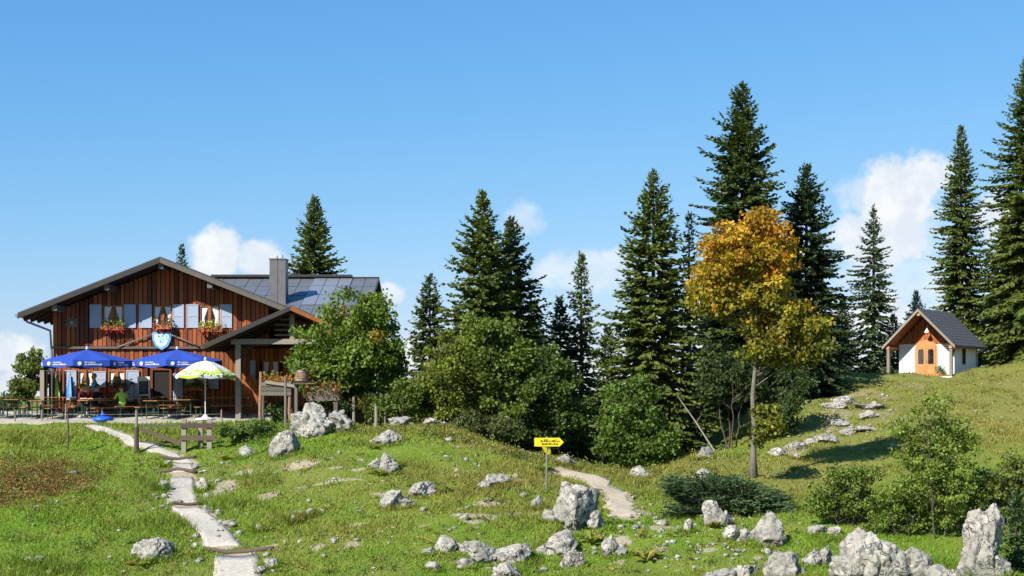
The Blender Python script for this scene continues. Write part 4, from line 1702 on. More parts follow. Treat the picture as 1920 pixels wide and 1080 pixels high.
def fences():
    # timber gate and rails in the meadow above the steps
    def post(px, y0, y1, w=.09, lab='', mat='rail_wood'):
        b = gp(px, y1)
        t = W(px, y0, b.y)
        o = MB().tube([(b.x, b.y, b.z - .25), (b.x + random.uniform(-.02, .02), b.y, t.z)], [w, w * .9], 8).build('post', M[mat], None, b)
        return b, t, o
    b0 = gp(345, 848)
    Y = b0.y
    r = root('rail_fence', 'short dark two rail fence with three posts above the steps', 'fence', tuple(b0))
    for px, y0, y1, dy in ((345, 785, 850, 0), (393, 786, 849, 0), (376, 787, 838, .5)):
        p, t = W(px, y1, Y + dy), W(px, y0, Y + dy)
        MB().box2((p.x - .09, Y + dy - .07, H1(p.x, Y + dy) - .3), (p.x + .09, Y + dy + .07, t.z)).build('post', M['pale_wood'], r)
    for y in (798, 821):
        a, c = W(338, y, Y - .1), W(405, y, Y - .1)
        MB().box2((a.x, Y - .125, a.z - .09), (c.x, Y - .075, c.z + .09)).build('rail', M['rail_wood'], r)
    b = gp(256, 849)
    r = root('gate', 'open timber gate with a slanting brace between a single post and the rail fence', 'gate', tuple(b))
    t = W(256, 772, b.y)
    MB().tube([(b.x, b.y, b.z - .3), (t.x, b.y, W(0, 800, b.y).z)], [.10, .09], 8).build('post', M['rail_wood'], r)
    MB().tube([(b.x, b.y, W(0, 800, b.y).z), (t.x, b.y, t.z)], [.055, .05], 8).build('stake', M['pale_wood'], r)
    p, q = W(262, 803, b.y - .1), W(338, 832, Y - .05)
    MB().beam(p, q, .06, .13).build('brace', M['rail_wood'], r)
    for (ya, yb) in ((799, 798), (828, 830)):
        p, q = W(262, ya, b.y), W(336, yb, Y + .3)
        MB().beam(p, q, .04, .07).build('rail', M['old_wood'], r)
    singles = [(127, 775, 846, .035, 'thin dark pole standing alone in the left meadow', 'rail_wood'),
               (535, 705, 803, .055, 'tall grey stake beside the largest rock group', 'old_wood'),
               (579, 740, 768, .06, 'short grey post behind the largest rock group', 'old_wood'),
               (663, 744, 762, .06, 'short pale post under the green maple', 'pale_wood'),
               (705, 761, 797, .07, 'leaning pale fence post right of the largest rock group', 'pale_wood'),
               (722, 767, 790, .06, 'pale fence post behind the leaning one', 'old_wood')]
    for (px, y0, y1, w, lab, mt) in singles:
        Yp = None
        if y1 < 797:
            Yp = 55.4 if px > 640 else 56.5
            bb = Vector(W(px, y1, Yp))
            bb.z = H1(bb.x, bb.y)
        else:
            bb = gp(px, y1)
        tt = W(px, y0, bb.y)
        o = MB().tube([(bb.x, bb.y, bb.z - .3), (bb.x + .01, bb.y, (bb.z + tt.z) / 2), (tt.x, bb.y, tt.z)], [w, w * .95, w * .85], 8).build('fence_post', M[mt], None, bb)
        tag(o, lab, 'post', 'loose posts round the meadow')


fences()


def planters():
    # raised weathered trough on posts with flowers, half barrel and flower trough
    Y = 55.9
    a, b = W(492, 742, Y), W(548, 716, Y)
    r = root('raised_planter', 'weathered grey raised timber trough on crooked posts beside the porch', 'planter', ((a.x + b.x) / 2, Y, H1((a.x + b.x) / 2, Y)))
    for i in range(3):
        z0 = a.z + (b.z - a.z) * i / 3
        MB().box2((a.x, Y - .3, z0 + .01), (b.x, Y - .25, z0 + (b.z - a.z) / 3 - .01)).build('plank', M['old_wood'], r)
    MB().box2((a.x + .03, Y - .24, a.z), (b.x - .03, Y + .3, b.z - .04)).build('trough', M['soil'], r)
    MB().beam(W(497, 716, Y - .34), W(553, 724, Y - .34), .06, .12).build('rim_beam', M['pale_wood'], r)
    for px in (491, 546):
        p = W(px, 0, Y)
        z = H1(p.x, Y)
        MB().tube([(p.x + .05, Y - .2, z - .3), (p.x - .04, Y - .2, (z + a.z) / 2), (p.x, Y - .2, W(0, 697 if px < 500 else 715, Y).z)], [.08, .07, .06], 8).build('post', M['barrel_wood'], r)
        MB().tube([(p.x, Y + .25, z - .3), (p.x, Y + .25, a.z)], .07, 8).build('post', M['old_wood'], r)
    rng = np.random.default_rng(9)
    n = 350
    P = np.stack([rng.uniform(a.x, b.x, n), rng.uniform(Y - .28, Y + .28, n), b.z + np.abs(rng.normal(.0, .14, n))], -1)
    leaf_mesh('foliage', P, rng, .12, .07, (0.20, 0.22, 0.04), .3, M['leaf'], r)['kind'] = 'stuff'
    P = P[:160] + np.array([0, -.05, .05])
    leaf_mesh('flowers', P, rng, .07, .07, (0.60, 0.14, 0.05), .3, M['petal'], r)['kind'] = 'stuff'
    Y = 55.1
    c = W(566, 718, Y)
    r = root('half_barrel', 'wooden barrel planter with iron hoops standing on the trough end', 'barrel', (c.x, Y, c.z))
    MB().lathe((c.x, Y, c.z), [(.24, 0), (.28, .2), (.28, .38), (.26, .5)], 14).build('staves', M['barrel_wood'], r, smooth=True)
    for z in (.08, .40):
        MB().lathe((c.x, Y, c.z + z), [(.285, 0), (.292, .02), (.285, .045)], 14).build('hoop', M['metal_grey'], r)
    n = 220
    P = rng.normal(0, 1, (n, 3)) * np.array([.2, .2, .13]) + np.array([c.x, Y, c.z + .6])
    leaf_mesh('foliage', P, rng, .14, .08, (0.10, 0.15, 0.03), .3, M['leaf'], r)['kind'] = 'stuff'
    a, b = W(576, 744, Y), W(636, 722, Y)
    r = root('flower_trough', 'long trough overflowing with rusty orange flowers below the barrel', 'planter', ((a.x + b.x) / 2, Y, a.z))
    MB().box2((a.x, Y - .2, a.z - .15), (b.x, Y + .2, b.z - .15)).build('trough', M['old_wood'], r)
    z = H1((a.x + b.x) / 2, Y)
    for px in (582, 630):
        p = W(px, 0, Y)
        MB().box2((p.x - .08, Y - .15, H1(p.x, Y) - .2), (p.x + .08, Y + .15, a.z - .15)).build('leg', M['old_wood'], r)
    # the barrel stands on a bracket shelf of the same bench
    pb = W(566, 718, Y)
    MB().box2((pb.x - .32, Y - .3, pb.z - .05), (a.x + .4, Y + .3, pb.z - .004)).build('shelf', M['old_wood'], r)
    MB().box2((pb.x - .28, Y - .1, H1(pb.x, Y) - .2), (pb.x - .16, Y + .1, pb.z - .05)).build('leg', M['old_wood'], r)
    n = 900
    P = np.stack([rng.uniform(a.x - .1, b.x + .1, n), rng.normal(Y - .12, .14, n), rng.normal((a.z + b.z) / 2 + .05, .16, n)], -1)
    col = np.where(rng.random((n, 1)) < .55, np.array([[.34, .15, .05]]), np.array([[.13, .15, .04]]))
    leaf_mesh('flowers', P, rng, .10, .07, col, .3, M['petal'], r)['kind'] = 'stuff'


planters()
# ---------------------------------------------------------------- trees and shrubs
def spruce(px, top_py, Y, half_px, label, col=(0.030, 0.058, 0.020), t0=0.08, dens=1.0, power=0.85, droop=0.25, seed=1, group='spruce trees', base_z=None, taper=.60,
           spray=1.0, gap=0.0, lean=0.0, name='spruce_tree'):
    rng = np.random.default_rng(seed)
    x = (px - 960) / F * Y
    z0 = H1(x, Y) if base_z is None else base_z
    zt = (HZ - top_py) / F * Y
    Ht = zt - z0
    R = half_px * 1.34 / F * Y
    r = root(name, label, 'tree', (x, Y, z0), group)
    rt = 0.011 * Ht + .05
    pts = [(x + lean * k / 10, Y, z0 - .4 + (Ht + .35) * k / 10) for k in range(11)]
    MB().tube(pts, [rt * (1 - k / 10) ** .9 + .012 for k in range(11)], 8).build('trunk', M['bark_spruce'], r, smooth=True)
    Ps, Ds, Ss, Ls, Ws, Cs = [], [], [], [], [], []
    t = t0
    col = np.array(col)
    az = rng.uniform(0, 6.28)
    side_bias = rng.uniform(0.72, 1.12, 12)
    while t < 0.985:
        nb = 5 if t < .9 else 4
        for b in range(nb):
            if rng.random() < gap:
                continue
            az += 2 * math.pi / nb + rng.normal(0, .35)
            tb = t + rng.normal(0, .006)
            prof = (1 - math.exp(-taper * (1 - tb) * Ht / R)) * (.84 + .36 * vnoise(np.array([tb * 17.0]), np.array([az * .8]), seed)[0])
            L = R * prof * rng.uniform(.68, 1.10) * side_bias[int(az / 6.2832 * 12) % 12] + .05
            el = math.radians(np.interp(tb, [0, .35, .7, 1], [-18, -8, 10, 55]) + rng.normal(0, 6))
            d = np.array([math.cos(az) * math.cos(el), math.sin(az) * math.cos(el), math.sin(el)])
            base = np.array([x + lean * tb, Y, z0 + Ht * tb])
            n = max(5, int(L / (.082 / dens)))
            s = (np.arange(n) + rng.random(n)) / n
            s = .10 + .90 * s
            C_ = base + d[None] * (s * L)[:, None]
            C_[:, 2] += L * (-droop * s ** 1.6 + droop * .75 * s ** 3.2)
            tang = d[None] * np.ones((n, 1))
            tang[:, 2] += -droop * 1.6 * s ** .6 + droop * 2.4 * s ** 2.2
            tang /= np.linalg.norm(tang, axis=1, keepdims=True)
            sidev = np.cross(tang, np.array([0, 0, 1.0]))
            sidev /= np.maximum(np.linalg.norm(sidev, axis=1, keepdims=True), 1e-6)
            sg = np.where(np.arange(n) % 2 == 0, 1.0, -1.0)[:, None]
            tl = np.minimum(.09 + .11 * min(1.0, L) + .34 * L * (1 - s) * .6, .66) * rng.uniform(.7, 1.25, n) * spray
            dirv = tang * .75 + sidev * sg * .8
            dirv[:, 2] -= rng.uniform(.05, .45, n)
            dirv += rng.normal(0, .12, (n, 3))
            dirv /= np.linalg.norm(dirv, axis=1, keepdims=True)
            for rep in range(2):
                nn = rng.normal(0, .55, (n, 3))
                nn[:, 2] += 1.0 if rep == 0 else .2
                S = np.cross(dirv, nn)
                S /= np.maximum(np.linalg.norm(S, axis=1, keepdims=True), 1e-6)
                off = rng.normal(0, .025, (n, 3))
                Ps.append(C_ + off)
                Ds.append(dirv)
                Ss.append(S)
                Ls.append(tl * (1 if rep == 0 else .85))
                Ws.append((.085 + .20 * tl) * (spray ** .5) * rng.uniform(.8, 1.2, n))
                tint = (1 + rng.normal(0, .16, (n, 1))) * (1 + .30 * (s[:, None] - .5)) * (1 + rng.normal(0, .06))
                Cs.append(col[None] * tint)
            # leader of the branch
            Ps.append(C_[-1:]); Ds.append(tang[-1:]); Ss.append(sidev[-1:]); Ls.append(np.array([.22])); Ws.append(np.array([.09])); Cs.append(col[None] * 1.15)
        t += (.112 / dens) / Ht * rng.uniform(.8, 1.3) * (1.0 if t > .3 else 1.25)
    P, D, S = np.concatenate(Ps), np.concatenate(Ds), np.concatenate(Ss)
    L, Wd, cc = np.concatenate(Ls), np.concatenate(Ws), np.concatenate(Cs)
    V = kites(P, D, S, L, Wd)
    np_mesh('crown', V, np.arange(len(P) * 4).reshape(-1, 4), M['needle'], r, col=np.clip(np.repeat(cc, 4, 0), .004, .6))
    return r


def broadleaf(label, name, cx_px, base_py, Y, crowns, colfun, n_clumps=120, leaves=110, leaf=.13, trunk_r=.12, seed=1, group=None, stems=1, clump_r=.42,
              bark='bark', base=None, hollow=.35, trunk_to=None, cat='tree', base_dx=0.0):
    """crowns: list of (px, py, rx_px, ry_px) ellipses; clumps of leaves fill them unevenly, a limb reaches every clump"""
    rng = np.random.default_rng(seed)
    k = Y / F
    if base is None:
        b = Vector(W(cx_px, base_py, Y))
        b.z = H1(b.x, b.y)
    else:
        b = base
    r = root(name, label, cat, tuple(b), group)
    area = np.array([c[2] * c[3] for c in crowns], dtype=float)
    area /= area.sum()
    cents, w_ = [], []
    tries = 0
    while len(cents) < n_clumps and tries < n_clumps * 40:
        tries += 1
        c = crowns[rng.choice(len(crowns), p=area)]
        v = rng.normal(size=3)
        v /= np.linalg.norm(v)
        f = rng.uniform(hollow, 1.0) ** .6
        lob = .84 + .55 * mnoise.noise(Vector(v * 2.3) + Vector((seed * 3.1, 0, 0)))
        v = v * f * lob
        cents.append(np.array([(c[0] - 960 + v[0] * c[2]) * k, Y + v[1] * (c[2] + c[3]) / 2 * k, (HZ - c[1] + v[2] * c[3]) * k]))
    cents = np.array(cents)
    ztop = cents[:, 2].max()
    zlow = np.percentile(cents[:, 2], 12)
    # trunk(s) and limbs
    tm = MB()
    axis = []
    cxm, cym = cents[:, 0].mean(), cents[:, 1].mean()
    for s in range(stems):
        a = 2 * math.pi * s / max(1, stems)
        sp = .0 if stems == 1 else .18
        st = Vector((b.x + math.cos(a) * sp, b.y + math.sin(a) * sp, b.z - .3))
        en = Vector((cxm + math.cos(a) * sp * 3.5, cym + math.sin(a) * sp * 3.5, b.z + (ztop - b.z) * (.86 if stems == 1 else .7)))
        pts = []
        for q in range(9):
            f = q / 8
            p = st.lerp(en, f)
            if stems == 1:
                hf = max(0, f - .35) / .65
                p.x = st.x + (en.x - st.x) * hf
                p.y = st.y + (en.y - st.y) * hf
            p.x += rng.normal(0, .035) * (1 if 0 < q else 0)
            pts.append(p)
        axis.append(pts)
        tm.tube(pts, [trunk_r * ((1 - q / 8) * .85 + .12) * (1.7 if q == 0 else 1) / (1 if stems == 1 else 1.6) for q in range(9)], 9)
    tm.build('trunk', M[bark], r, smooth=True)
    lm = MB()
    for i, c in enumerate(cents[: min(len(cents), 90)]):
        ax = axis[i % stems]
        c = Vector(c)
        h = max(b.z + .2 * (zlow - b.z), c.z - rng.uniform(.25, .6) * ((c - Vector((cxm, cym, c.z))).length + .4))
        zz = [p.z for p in ax]
        h = min(h, zz[-1])
        j = max(0, min(7, int(np.searchsorted(zz, h)) - 1))
        f = (h - zz[j]) / max(1e-3, zz[j + 1] - zz[j])
        p0 = ax[j].lerp(ax[j + 1], min(1, max(0, f)))
        mid = p0.lerp(c, .55) + Vector((0, 0, .10))
        rr = trunk_r * .22
        lm.tube([p0, mid, c], [rr, rr * .6, .008], 5)
    lm.build('limbs', M[bark], r, smooth=True)
    n = len(cents) * leaves
    idx = np.repeat(np.arange(len(cents)), leaves)
    sc = clump_r * rng.uniform(.6, 1.35, len(cents))[idx][:, None]
    P = rng.normal(0, 1, (n, 3))
    P /= np.maximum(np.linalg.norm(P, axis=1, keepdims=True), 1e-6)
    P = cents[idx] + P * (rng.random((n, 1)) ** .45) * sc * np.array([1, 1, .72])
    D = rand_dirs(rng, n)
    D[:, 2] -= .35
    D /= np.linalg.norm(D, axis=1, keepdims=True)
    tone = np.clip(rng.normal(0, .2, len(cents)), -.4, .45)[idx][:, None]
    colr = colfun(P, rng, idx) * (1 + tone)
    leaf_mesh('crown', P, rng, leaf, leaf * .78, colr, .16, M['leaf'], r, D=D, up=.5)
    return r


def mono(c, var=.0):
    c = np.array(c)
    return lambda P, rng, idx: np.repeat(c[None], len(P), 0)


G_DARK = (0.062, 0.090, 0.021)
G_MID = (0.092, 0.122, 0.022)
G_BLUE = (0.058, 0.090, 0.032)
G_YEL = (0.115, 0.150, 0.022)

spruce(590, 366, 80, 66, 'broad spruce rising behind the grey roof right of the chimney', G_MID, seed=11, power=.72)
spruce(341, 455, 86, 30, 'small sparse spruce peeping over the main roof ridge', G_BLUE, taper=0.35, seed=12, dens=.7, gap=.2)
spruce(806, 514, 66, 46, 'short spruce left of the tall pair in the middle', G_DARK, seed=13)
spruce(905, 356, 61, 82, 'taller left spruce of the close pair in the middle', G_MID, seed=14, power=.8)
spruce(958, 402, 63, 74, 'shorter right spruce of the close pair in the middle', G_DARK, seed=15, power=.78)
spruce(1050, 553, 66, 44, 'dark short spruce behind the yellow signpost', G_DARK, seed=16)
spruce(1090, 472, 66, 46, 'slender open spruce between the pair and the next big spruce', G_MID, taper=0.42, seed=17, dens=.85, gap=.12, power=.65)
spruce(1225, 320, 60, 98, 'big spruce with a wide skirt left of the autumn tree', G_MID, seed=18, power=.78)
spruce(1292, 398, 61, 46, 'thin greyish spruce squeezed behind the big one by the autumn tree', (0.048, 0.06, 0.034), taper=0.3, seed=19, dens=.6, gap=.35, power=.4, droop=.4)
spruce(1392, 150, 68, 108, 'tallest spruce rising above the autumn tree', G_DARK, seed=20, power=.74)
spruce(1512, 305, 70, 88, 'dark spruce right behind the autumn tree', (0.040, 0.064, 0.022), seed=21, power=.76)
spruce(1638, 385, 90, 62, 'open spruce with visible trunk standing left of the chapel', G_BLUE, taper=0.44, seed=22, dens=.75, gap=.15, power=.6, droop=.32)
spruce(1802, 232, 90, 62, 'slim tall spruce directly behind the chapel', G_MID, taper=0.42, seed=23, power=.62, dens=.9)
spruce(1925, 100, 84, 124, 'tallest right hand spruce cut by the right border', G_MID, taper=0.40, seed=24, power=.66, dens=.9, t0=.03)
spruce(1886, 400, 90, 86, 'yellow green spruce with foliage to the ground right of the chapel', G_YEL, seed=25, power=.62, t0=.02)
spruce(1718, 545, 100, 40, 'distant bluish spruce top peeping over the chapel roof', (0.03, 0.055, 0.045), seed=26, power=.5, base_z=-3.5)
spruce(1580, 560, 88, 46, 'low dark spruce in the shade between the autumn tree and the chapel', (0.034, 0.055, 0.02), seed=27, power=.5, t0=.02)
spruce(1675, 590, 92, 44, 'low spruce half hidden by the left chapel post', G_DARK, seed=28, power=.5, t0=.02)
BG = 'background spruces filling the wood'
spruce(1000, 560, 74, 50, 'low spruce filling the gap right behind the middle pair', G_DARK, seed=52, power=.6, t0=.02, group=BG)
spruce(860, 600, 72, 50, 'low spruce behind the yellow green ash thicket', G_DARK, seed=53, power=.6, t0=.02, group=BG)
spruce(1140, 610, 72, 44, 'low spruce left behind the big skirted spruce', G_DARK, seed=54, power=.6, t0=.02, group=BG)
spruce(1335, 560, 76, 56, 'low spruce behind the left side of the autumn crown', G_MID, seed=55, power=.6, t0=.02, group=BG)
spruce(1455, 590, 80, 60, 'low dark spruce behind the right side of the autumn crown', G_DARK, seed=56, power=.6, t0=.02, group=BG)
spruce(740, 640, 70, 40, 'low spruce behind the right flank of the maple', G_DARK, seed=57, power=.6, t0=.02, group=BG)
b = gp(1897, 1079)
spruce(1908, 928, b.y + .6, 62, 'little young spruce at the lower right corner', (0.045, 0.085, 0.026), seed=29, power=.5, t0=.02, dens=1.7, spray=.55, group='spruce trees')


def autumn(P, rng, idx):
    z = P[:, 2]
    t = np.clip((z - (-0.2)) / (5.6 - (-0.2)), 0, 1)
    clump = rng.normal(0, .20, idx.max() + 1)[idx]
    rt = np.clip(t * 1.05 - .17 + clump + rng.normal(0, .14, len(P)), 0, 1)[:, None]
    g = np.array([.095, .115, .016])
    y = np.array([.30, .25, .020])
    o = np.array([.43, .205, .018])
    c = np.where(rt < .5, g + (y - g) * rt / .5, y + (o - y) * (rt - .5) / .5)
    return c


b = gp(1413, 893)
broadleaf('autumn tree with orange and yellow crown on a slim pale trunk', 'autumn_tree', 1413, 893, b.y,
          [(1410, 465, 98, 82), (1400, 535, 112, 84), (1465, 600, 100, 62), (1410, 430, 66, 50), (1345, 540, 60, 64), (1352, 480, 50, 50), (1470, 655, 96, 44), (1505, 630, 66, 50), (1432, 790, 26, 60)],
          autumn, n_clumps=380, leaves=72, leaf=.135, trunk_r=.115, seed=31, bark='bark_light', base=b, clump_r=.40, hollow=.1)


def maplecol(P, rng, idx):
    c = np.repeat(np.array([[0.118, .180, .024]]), len(P), 0)
    m = rng.random(idx.max() + 1)[idx] < .05
    c[m] = (.26, .17, .03)
    return c


broadleaf('round green maple hiding the right end of the porch', 'maple_tree', 655, 770, 57.3,
          [(645, 650, 100, 98), (600, 690, 66, 60), (690, 660, 66, 92), (700, 600, 46, 50), (640, 720, 90, 50), (730, 680, 30, 60)], maplecol,
          n_clumps=230, leaves=110, leaf=.15, trunk_r=.15, seed=32, clump_r=.45)
broadleaf('small airy broadleaf tree at the left border beyond the terrace', 'broadleaf_tree', 55, 765, 68,
          [(60, 700, 38, 44), (40, 730, 34, 26), (75, 675, 20, 22)], mono((.115, .15, .035)), n_clumps=50, leaves=80, leaf=.16, trunk_r=.09, seed=33, clump_r=.38)
SH = 'shrubs along the wood edge'
broadleaf('yellow green ash sapling thicket left below the spruce pair', 'ash_thicket', 830, 815, 56.0,
          [(835, 710, 50, 106), (800, 750, 46, 66), (865, 670, 40, 70), (850, 770, 60, 46)], mono((.150, .185, .026)), n_clumps=120, leaves=95, leaf=.14, trunk_r=.09, seed=34, stems=4, group=SH, clump_r=.42)
broadleaf('tall leafy hazel in front of the left spruce of the pair', 'hazel', 925, 830, 56.0,
          [(930, 680, 60, 100), (895, 650, 36, 76), (975, 720, 50, 96), (940, 780, 60, 46)], mono((.112, .160, .024)), n_clumps=150, leaves=95, leaf=.14, trunk_r=.09, seed=35, stems=4, group=SH, clump_r=.44)
broadleaf('dark green hazel behind the yellow signpost', 'hazel', 1030, 850, 56.5,
          [(1030, 740, 60, 90), (1010, 800, 60, 50), (1070, 790, 46, 60)], mono((.072, .112, .020)), n_clumps=130, leaves=95, leaf=.14, trunk_r=.09, seed=36, stems=4, group=SH, clump_r=.44)
broadleaf('bushy green shrub at the foot of the big spruce', 'bushy_shrub', 1190, 870, 55.5,
          [(1160, 780, 44, 86), (1205, 770, 44, 80), (1190, 840, 70, 46), (1240, 830, 40, 50)], mono((.095, .155, .024)), n_clumps=130, leaves=95, leaf=.13, trunk_r=.07, seed=37, stems=5, group=SH, clump_r=.42)
broadleaf('low green bush under the right flank of the maple', 'bushy_shrub', 765, 790, 56.0,
          [(765, 750, 40, 46), (790, 780, 34, 26), (720, 770, 40, 26)], mono((.100, .148, .024)), n_clumps=90, leaves=90, leaf=.13, trunk_r=.05, seed=38, stems=4, group=SH, clump_r=.38)
broadleaf('loose shrub screening the trunk foot of the autumn tree', 'bushy_shrub', 1370, 800, 58.0,
          [(1360, 690, 60, 56), (1335, 720, 40, 36), (1400, 725, 46, 32)], mono((.060, .085, .024)), n_clumps=80, leaves=80, leaf=.13, trunk_r=.06, seed=39, stems=4, group=SH, clump_r=.42)
broadleaf('green shrub on the slope right of the autumn trunk', 'bushy_shrub', 1465, 810, 58.5,
          [(1465, 770, 46, 46), (1450, 800, 40, 26), (1490, 720, 46, 40)], mono((.052, .085, .020)), n_clumps=80, leaves=85, leaf=.12, trunk_r=.05, seed=40, stems=4, group=SH, clump_r=.40)
broadleaf('olive bush on the crest between the spruce pair and the sign', 'bushy_shrub', 930, 835, 53.2,
          [(930, 805, 50, 30), (885, 795, 40, 26)], mono((.085, .105, .030)), n_clumps=60, leaves=80, leaf=.11, trunk_r=.03, seed=46, stems=5, group=SH, clump_r=.30)
FS = 'young shrubs at the foot of the chapel slope'
b = gp(1758, 1005)
broadleaf('tall airy rowan sapling in front of the chapel slope', 'rowan_sapling', 1758, 1005, b.y,
          [(1752, 770, 46, 46), (1750, 820, 76, 60), (1745, 870, 90, 50), (1800, 830, 46, 60), (1770, 910, 66, 56), (1700, 920, 50, 46), (1760, 960, 70, 46), (1690, 800, 22, 30)], mono((.155, .21, .034)), n_clumps=330, leaves=34, leaf=.082, trunk_r=.045, seed=41, stems=3, group=FS, clump_r=.20, base=b, hollow=.1)
b = gp(1585, 985)
broadleaf('low wide leafy shrub right of the dwarf pine', 'leafy_shrub', 1585, 985, b.y,
          [(1585, 930, 70, 46), (1545, 945, 40, 36), (1640, 950, 46, 36), (1600, 890, 60, 24)], mono((.14, .20, .032)), n_clumps=240, leaves=42, leaf=.082, trunk_r=.035, seed=42, stems=5, group=FS, clump_r=.18, hollow=.05, base=b)
b = gp(1690, 1000)
broadleaf('green shrub behind the pale rock heap', 'leafy_shrub', 1690, 1000, b.y,
          [(1690, 960, 50, 40), (1660, 985, 40, 24), (1720, 985, 40, 40)], mono((.12, .175, .028)), n_clumps=170, leaves=42, leaf=.082, trunk_r=.03, seed=43, stems=5, group=FS, clump_r=.18, hollow=.05, base=b)
b = gp(1880, 980)
broadleaf('olive green thicket above the tall white rock', 'leafy_shrub', 1880, 980, b.y,
          [(1880, 905, 66, 46), (1840, 920, 50, 50), (1920, 890, 50, 60), (1860, 960, 60, 30)], mono((.13, .17, .032)), n_clumps=230, leaves=42, leaf=.085, trunk_r=.035, seed=44, stems=5, group=FS, clump_r=.19, hollow=.05, base=b)
b = gp(470, 828)
broadleaf('low green herb clump below the terrace edge left of the rocks', 'herb_clump', 470, 828, b.y,
          [(460, 812, 40, 14), (440, 806, 30, 12), (490, 800, 24, 18)], mono((.095, .15, .03)), n_clumps=60, leaves=60, leaf=.10, trunk_r=.012, seed=47, stems=5, clump_r=.2, base=b, cat='plant')
broadleaf('green herbs growing around the raised planter posts', 'herb_clump', 520, 790, 56.4,
          [(520, 770, 24, 20), (555, 775, 20, 16), (640, 765, 26, 14)], mono((.075, .115, .03)), n_clumps=50, leaves=60, leaf=.11, trunk_r=.012, seed=48, stems=5, clump_r=.22, cat='plant')


def dwarf_pine():
    rng = np.random.default_rng(51)
    b = gp(1370, 968)
    r = root('dwarf_pine', 'low spreading dark green dwarf pine at the foot of the autumn tree', 'shrub', tuple(b))
    Y = b.y + .6
    k = Y / F
    tips, tm = [], MB()
    outline = [(1245, 915), (1262, 895), (1300, 890), (1350, 893), (1410, 903), (1450, 922), (1490, 945), (1510, 965)]
    ox = [o[0] for o in outline]
    oy = [o[1] for o in outline]
    for i in range(150):
        px = rng.uniform(1245, 1510)
        ytop = np.interp(px, ox, oy)
        py = ytop + (rng.integers(0, 5) * 14 + rng.uniform(-2, 2)) * min(1, (976 - ytop) / 62)
        t = Vector(W(px, py, Y + rng.uniform(-.9, .9)))
        s = Vector((b.x + (t.x - b.x) * .35, Y + rng.uniform(-.2, .2), 0))
        s.z = H1(s.x, s.y) + .1
        m = s.lerp(t, .6) + Vector((0, 0, -.08))
        tips.append((s, m, t))
        tm.tube([s, m, t], [.035, .022, .006], 5)
    tm.build('branches', M['bark'], r)
    Ps, Ds = [], []
    for (s, m, t) in tips:
        d = (t - m).normalized()
        n = 95
        f = rng.random(n) ** .7
        q = np.array(m)[None] + (np.array(t) - np.array(m))[None] * f[:, None] * 1.05 + rng.normal(0, .06, (n, 3)) * np.array([2.4, 1.8, .45])
        dd = np.array([d.x * 1.3, d.y, .05])[None] + rng.normal(0, .5, (n, 3)) * np.array([1, 1, .5]) + np.array([0, 0, .12])
        dd /= np.linalg.norm(dd, axis=1, keepdims=True)
        Ps.append(q)
        Ds.append(dd)
    P, D = np.concatenate(Ps), np.concatenate(Ds)
    leaf_mesh('needles', P, rng, .16, .045, (.055, .095, .036), .25, M['needle'], r, D=D)


dwarf_pine()

a, b = W(1270, 742, 57.5), W(1340, 0, 56.5)
b.z = H1(b.x, b.y) + .03
o = MB().tube([a, a.lerp(b, .5) + Vector((0, 0, .05)), b], [.012, .026, .035], 7).tube([a.lerp(b, .5), a.lerp(b, .45) + Vector((.3, 0, .25))], [.015, .005], 5).build('dead_branch', M['dead_wood'], None, b)
tag(o, 'bare pale dead branch slanting down right of the big spruce', 'branch')
broadleaf('low bluish bush at the left border behind the terrace', 'bushy_shrub', 12, 790, 64,
          [(14, 758, 20, 18), (0, 765, 20, 16)], mono((.075, .11, .04)), n_clumps=40, leaves=70, leaf=.13, trunk_r=.03, seed=61, stems=4, clump_r=.3, cat='shrub')
# ---------------------------------------------------------------- limestone rocks
ICO = {}


def ico(sub):
    if sub not in ICO:
        bm = bmesh.new()
        bmesh.ops.create_icosphere(bm, subdivisions=sub, radius=1.0)
        V = np.array([v.co[:] for v in bm.verts])
        Fc = np.array([[v.index for v in f.verts] for f in bm.faces])
        bm.free()
        ICO[sub] = (V, Fc)
    return ICO[sub]


def lump(seed, sub=4, blocky=11, rough=.20, sharp=(.45, .82)):
    rng = np.random.default_rng(seed)
    V, Fc = ico(sub)
    P = V.copy()
    for _ in range(blocky):
        n = rng.normal(size=3)
        n /= np.linalg.norm(n)
        c = rng.uniform(*sharp)
        d = P @ n
        ov = np.maximum(d - c, 0)
        P = P - n[None] * (ov * .92)[:, None]
    o = Vector((seed * 1.37, seed * .71, 3.3))
    out = np.empty(len(P))
    for i, p in enumerate(P):
        q = Vector(p)
        a = mnoise.noise(q * 1.7 + o)
        b = mnoise.noise(q * 4.2 + o * 2)
        c = abs(mnoise.noise(q * 3.0 + o * 3))
        e = abs(mnoise.noise(q * 8.0 + o)) - .25
        e2 = mnoise.noise(q * 17.0 + o)
        crack = -max(0, .07 - abs(mnoise.noise(q * 1.6 + o * 5))) * 2.2
        out[i] = 1 + rough * (1.1 * a + .55 * b + .5 * (c - .25) - .55 * e + .16 * e2) + crack
    P = P * out[:, None]
    return P, Fc


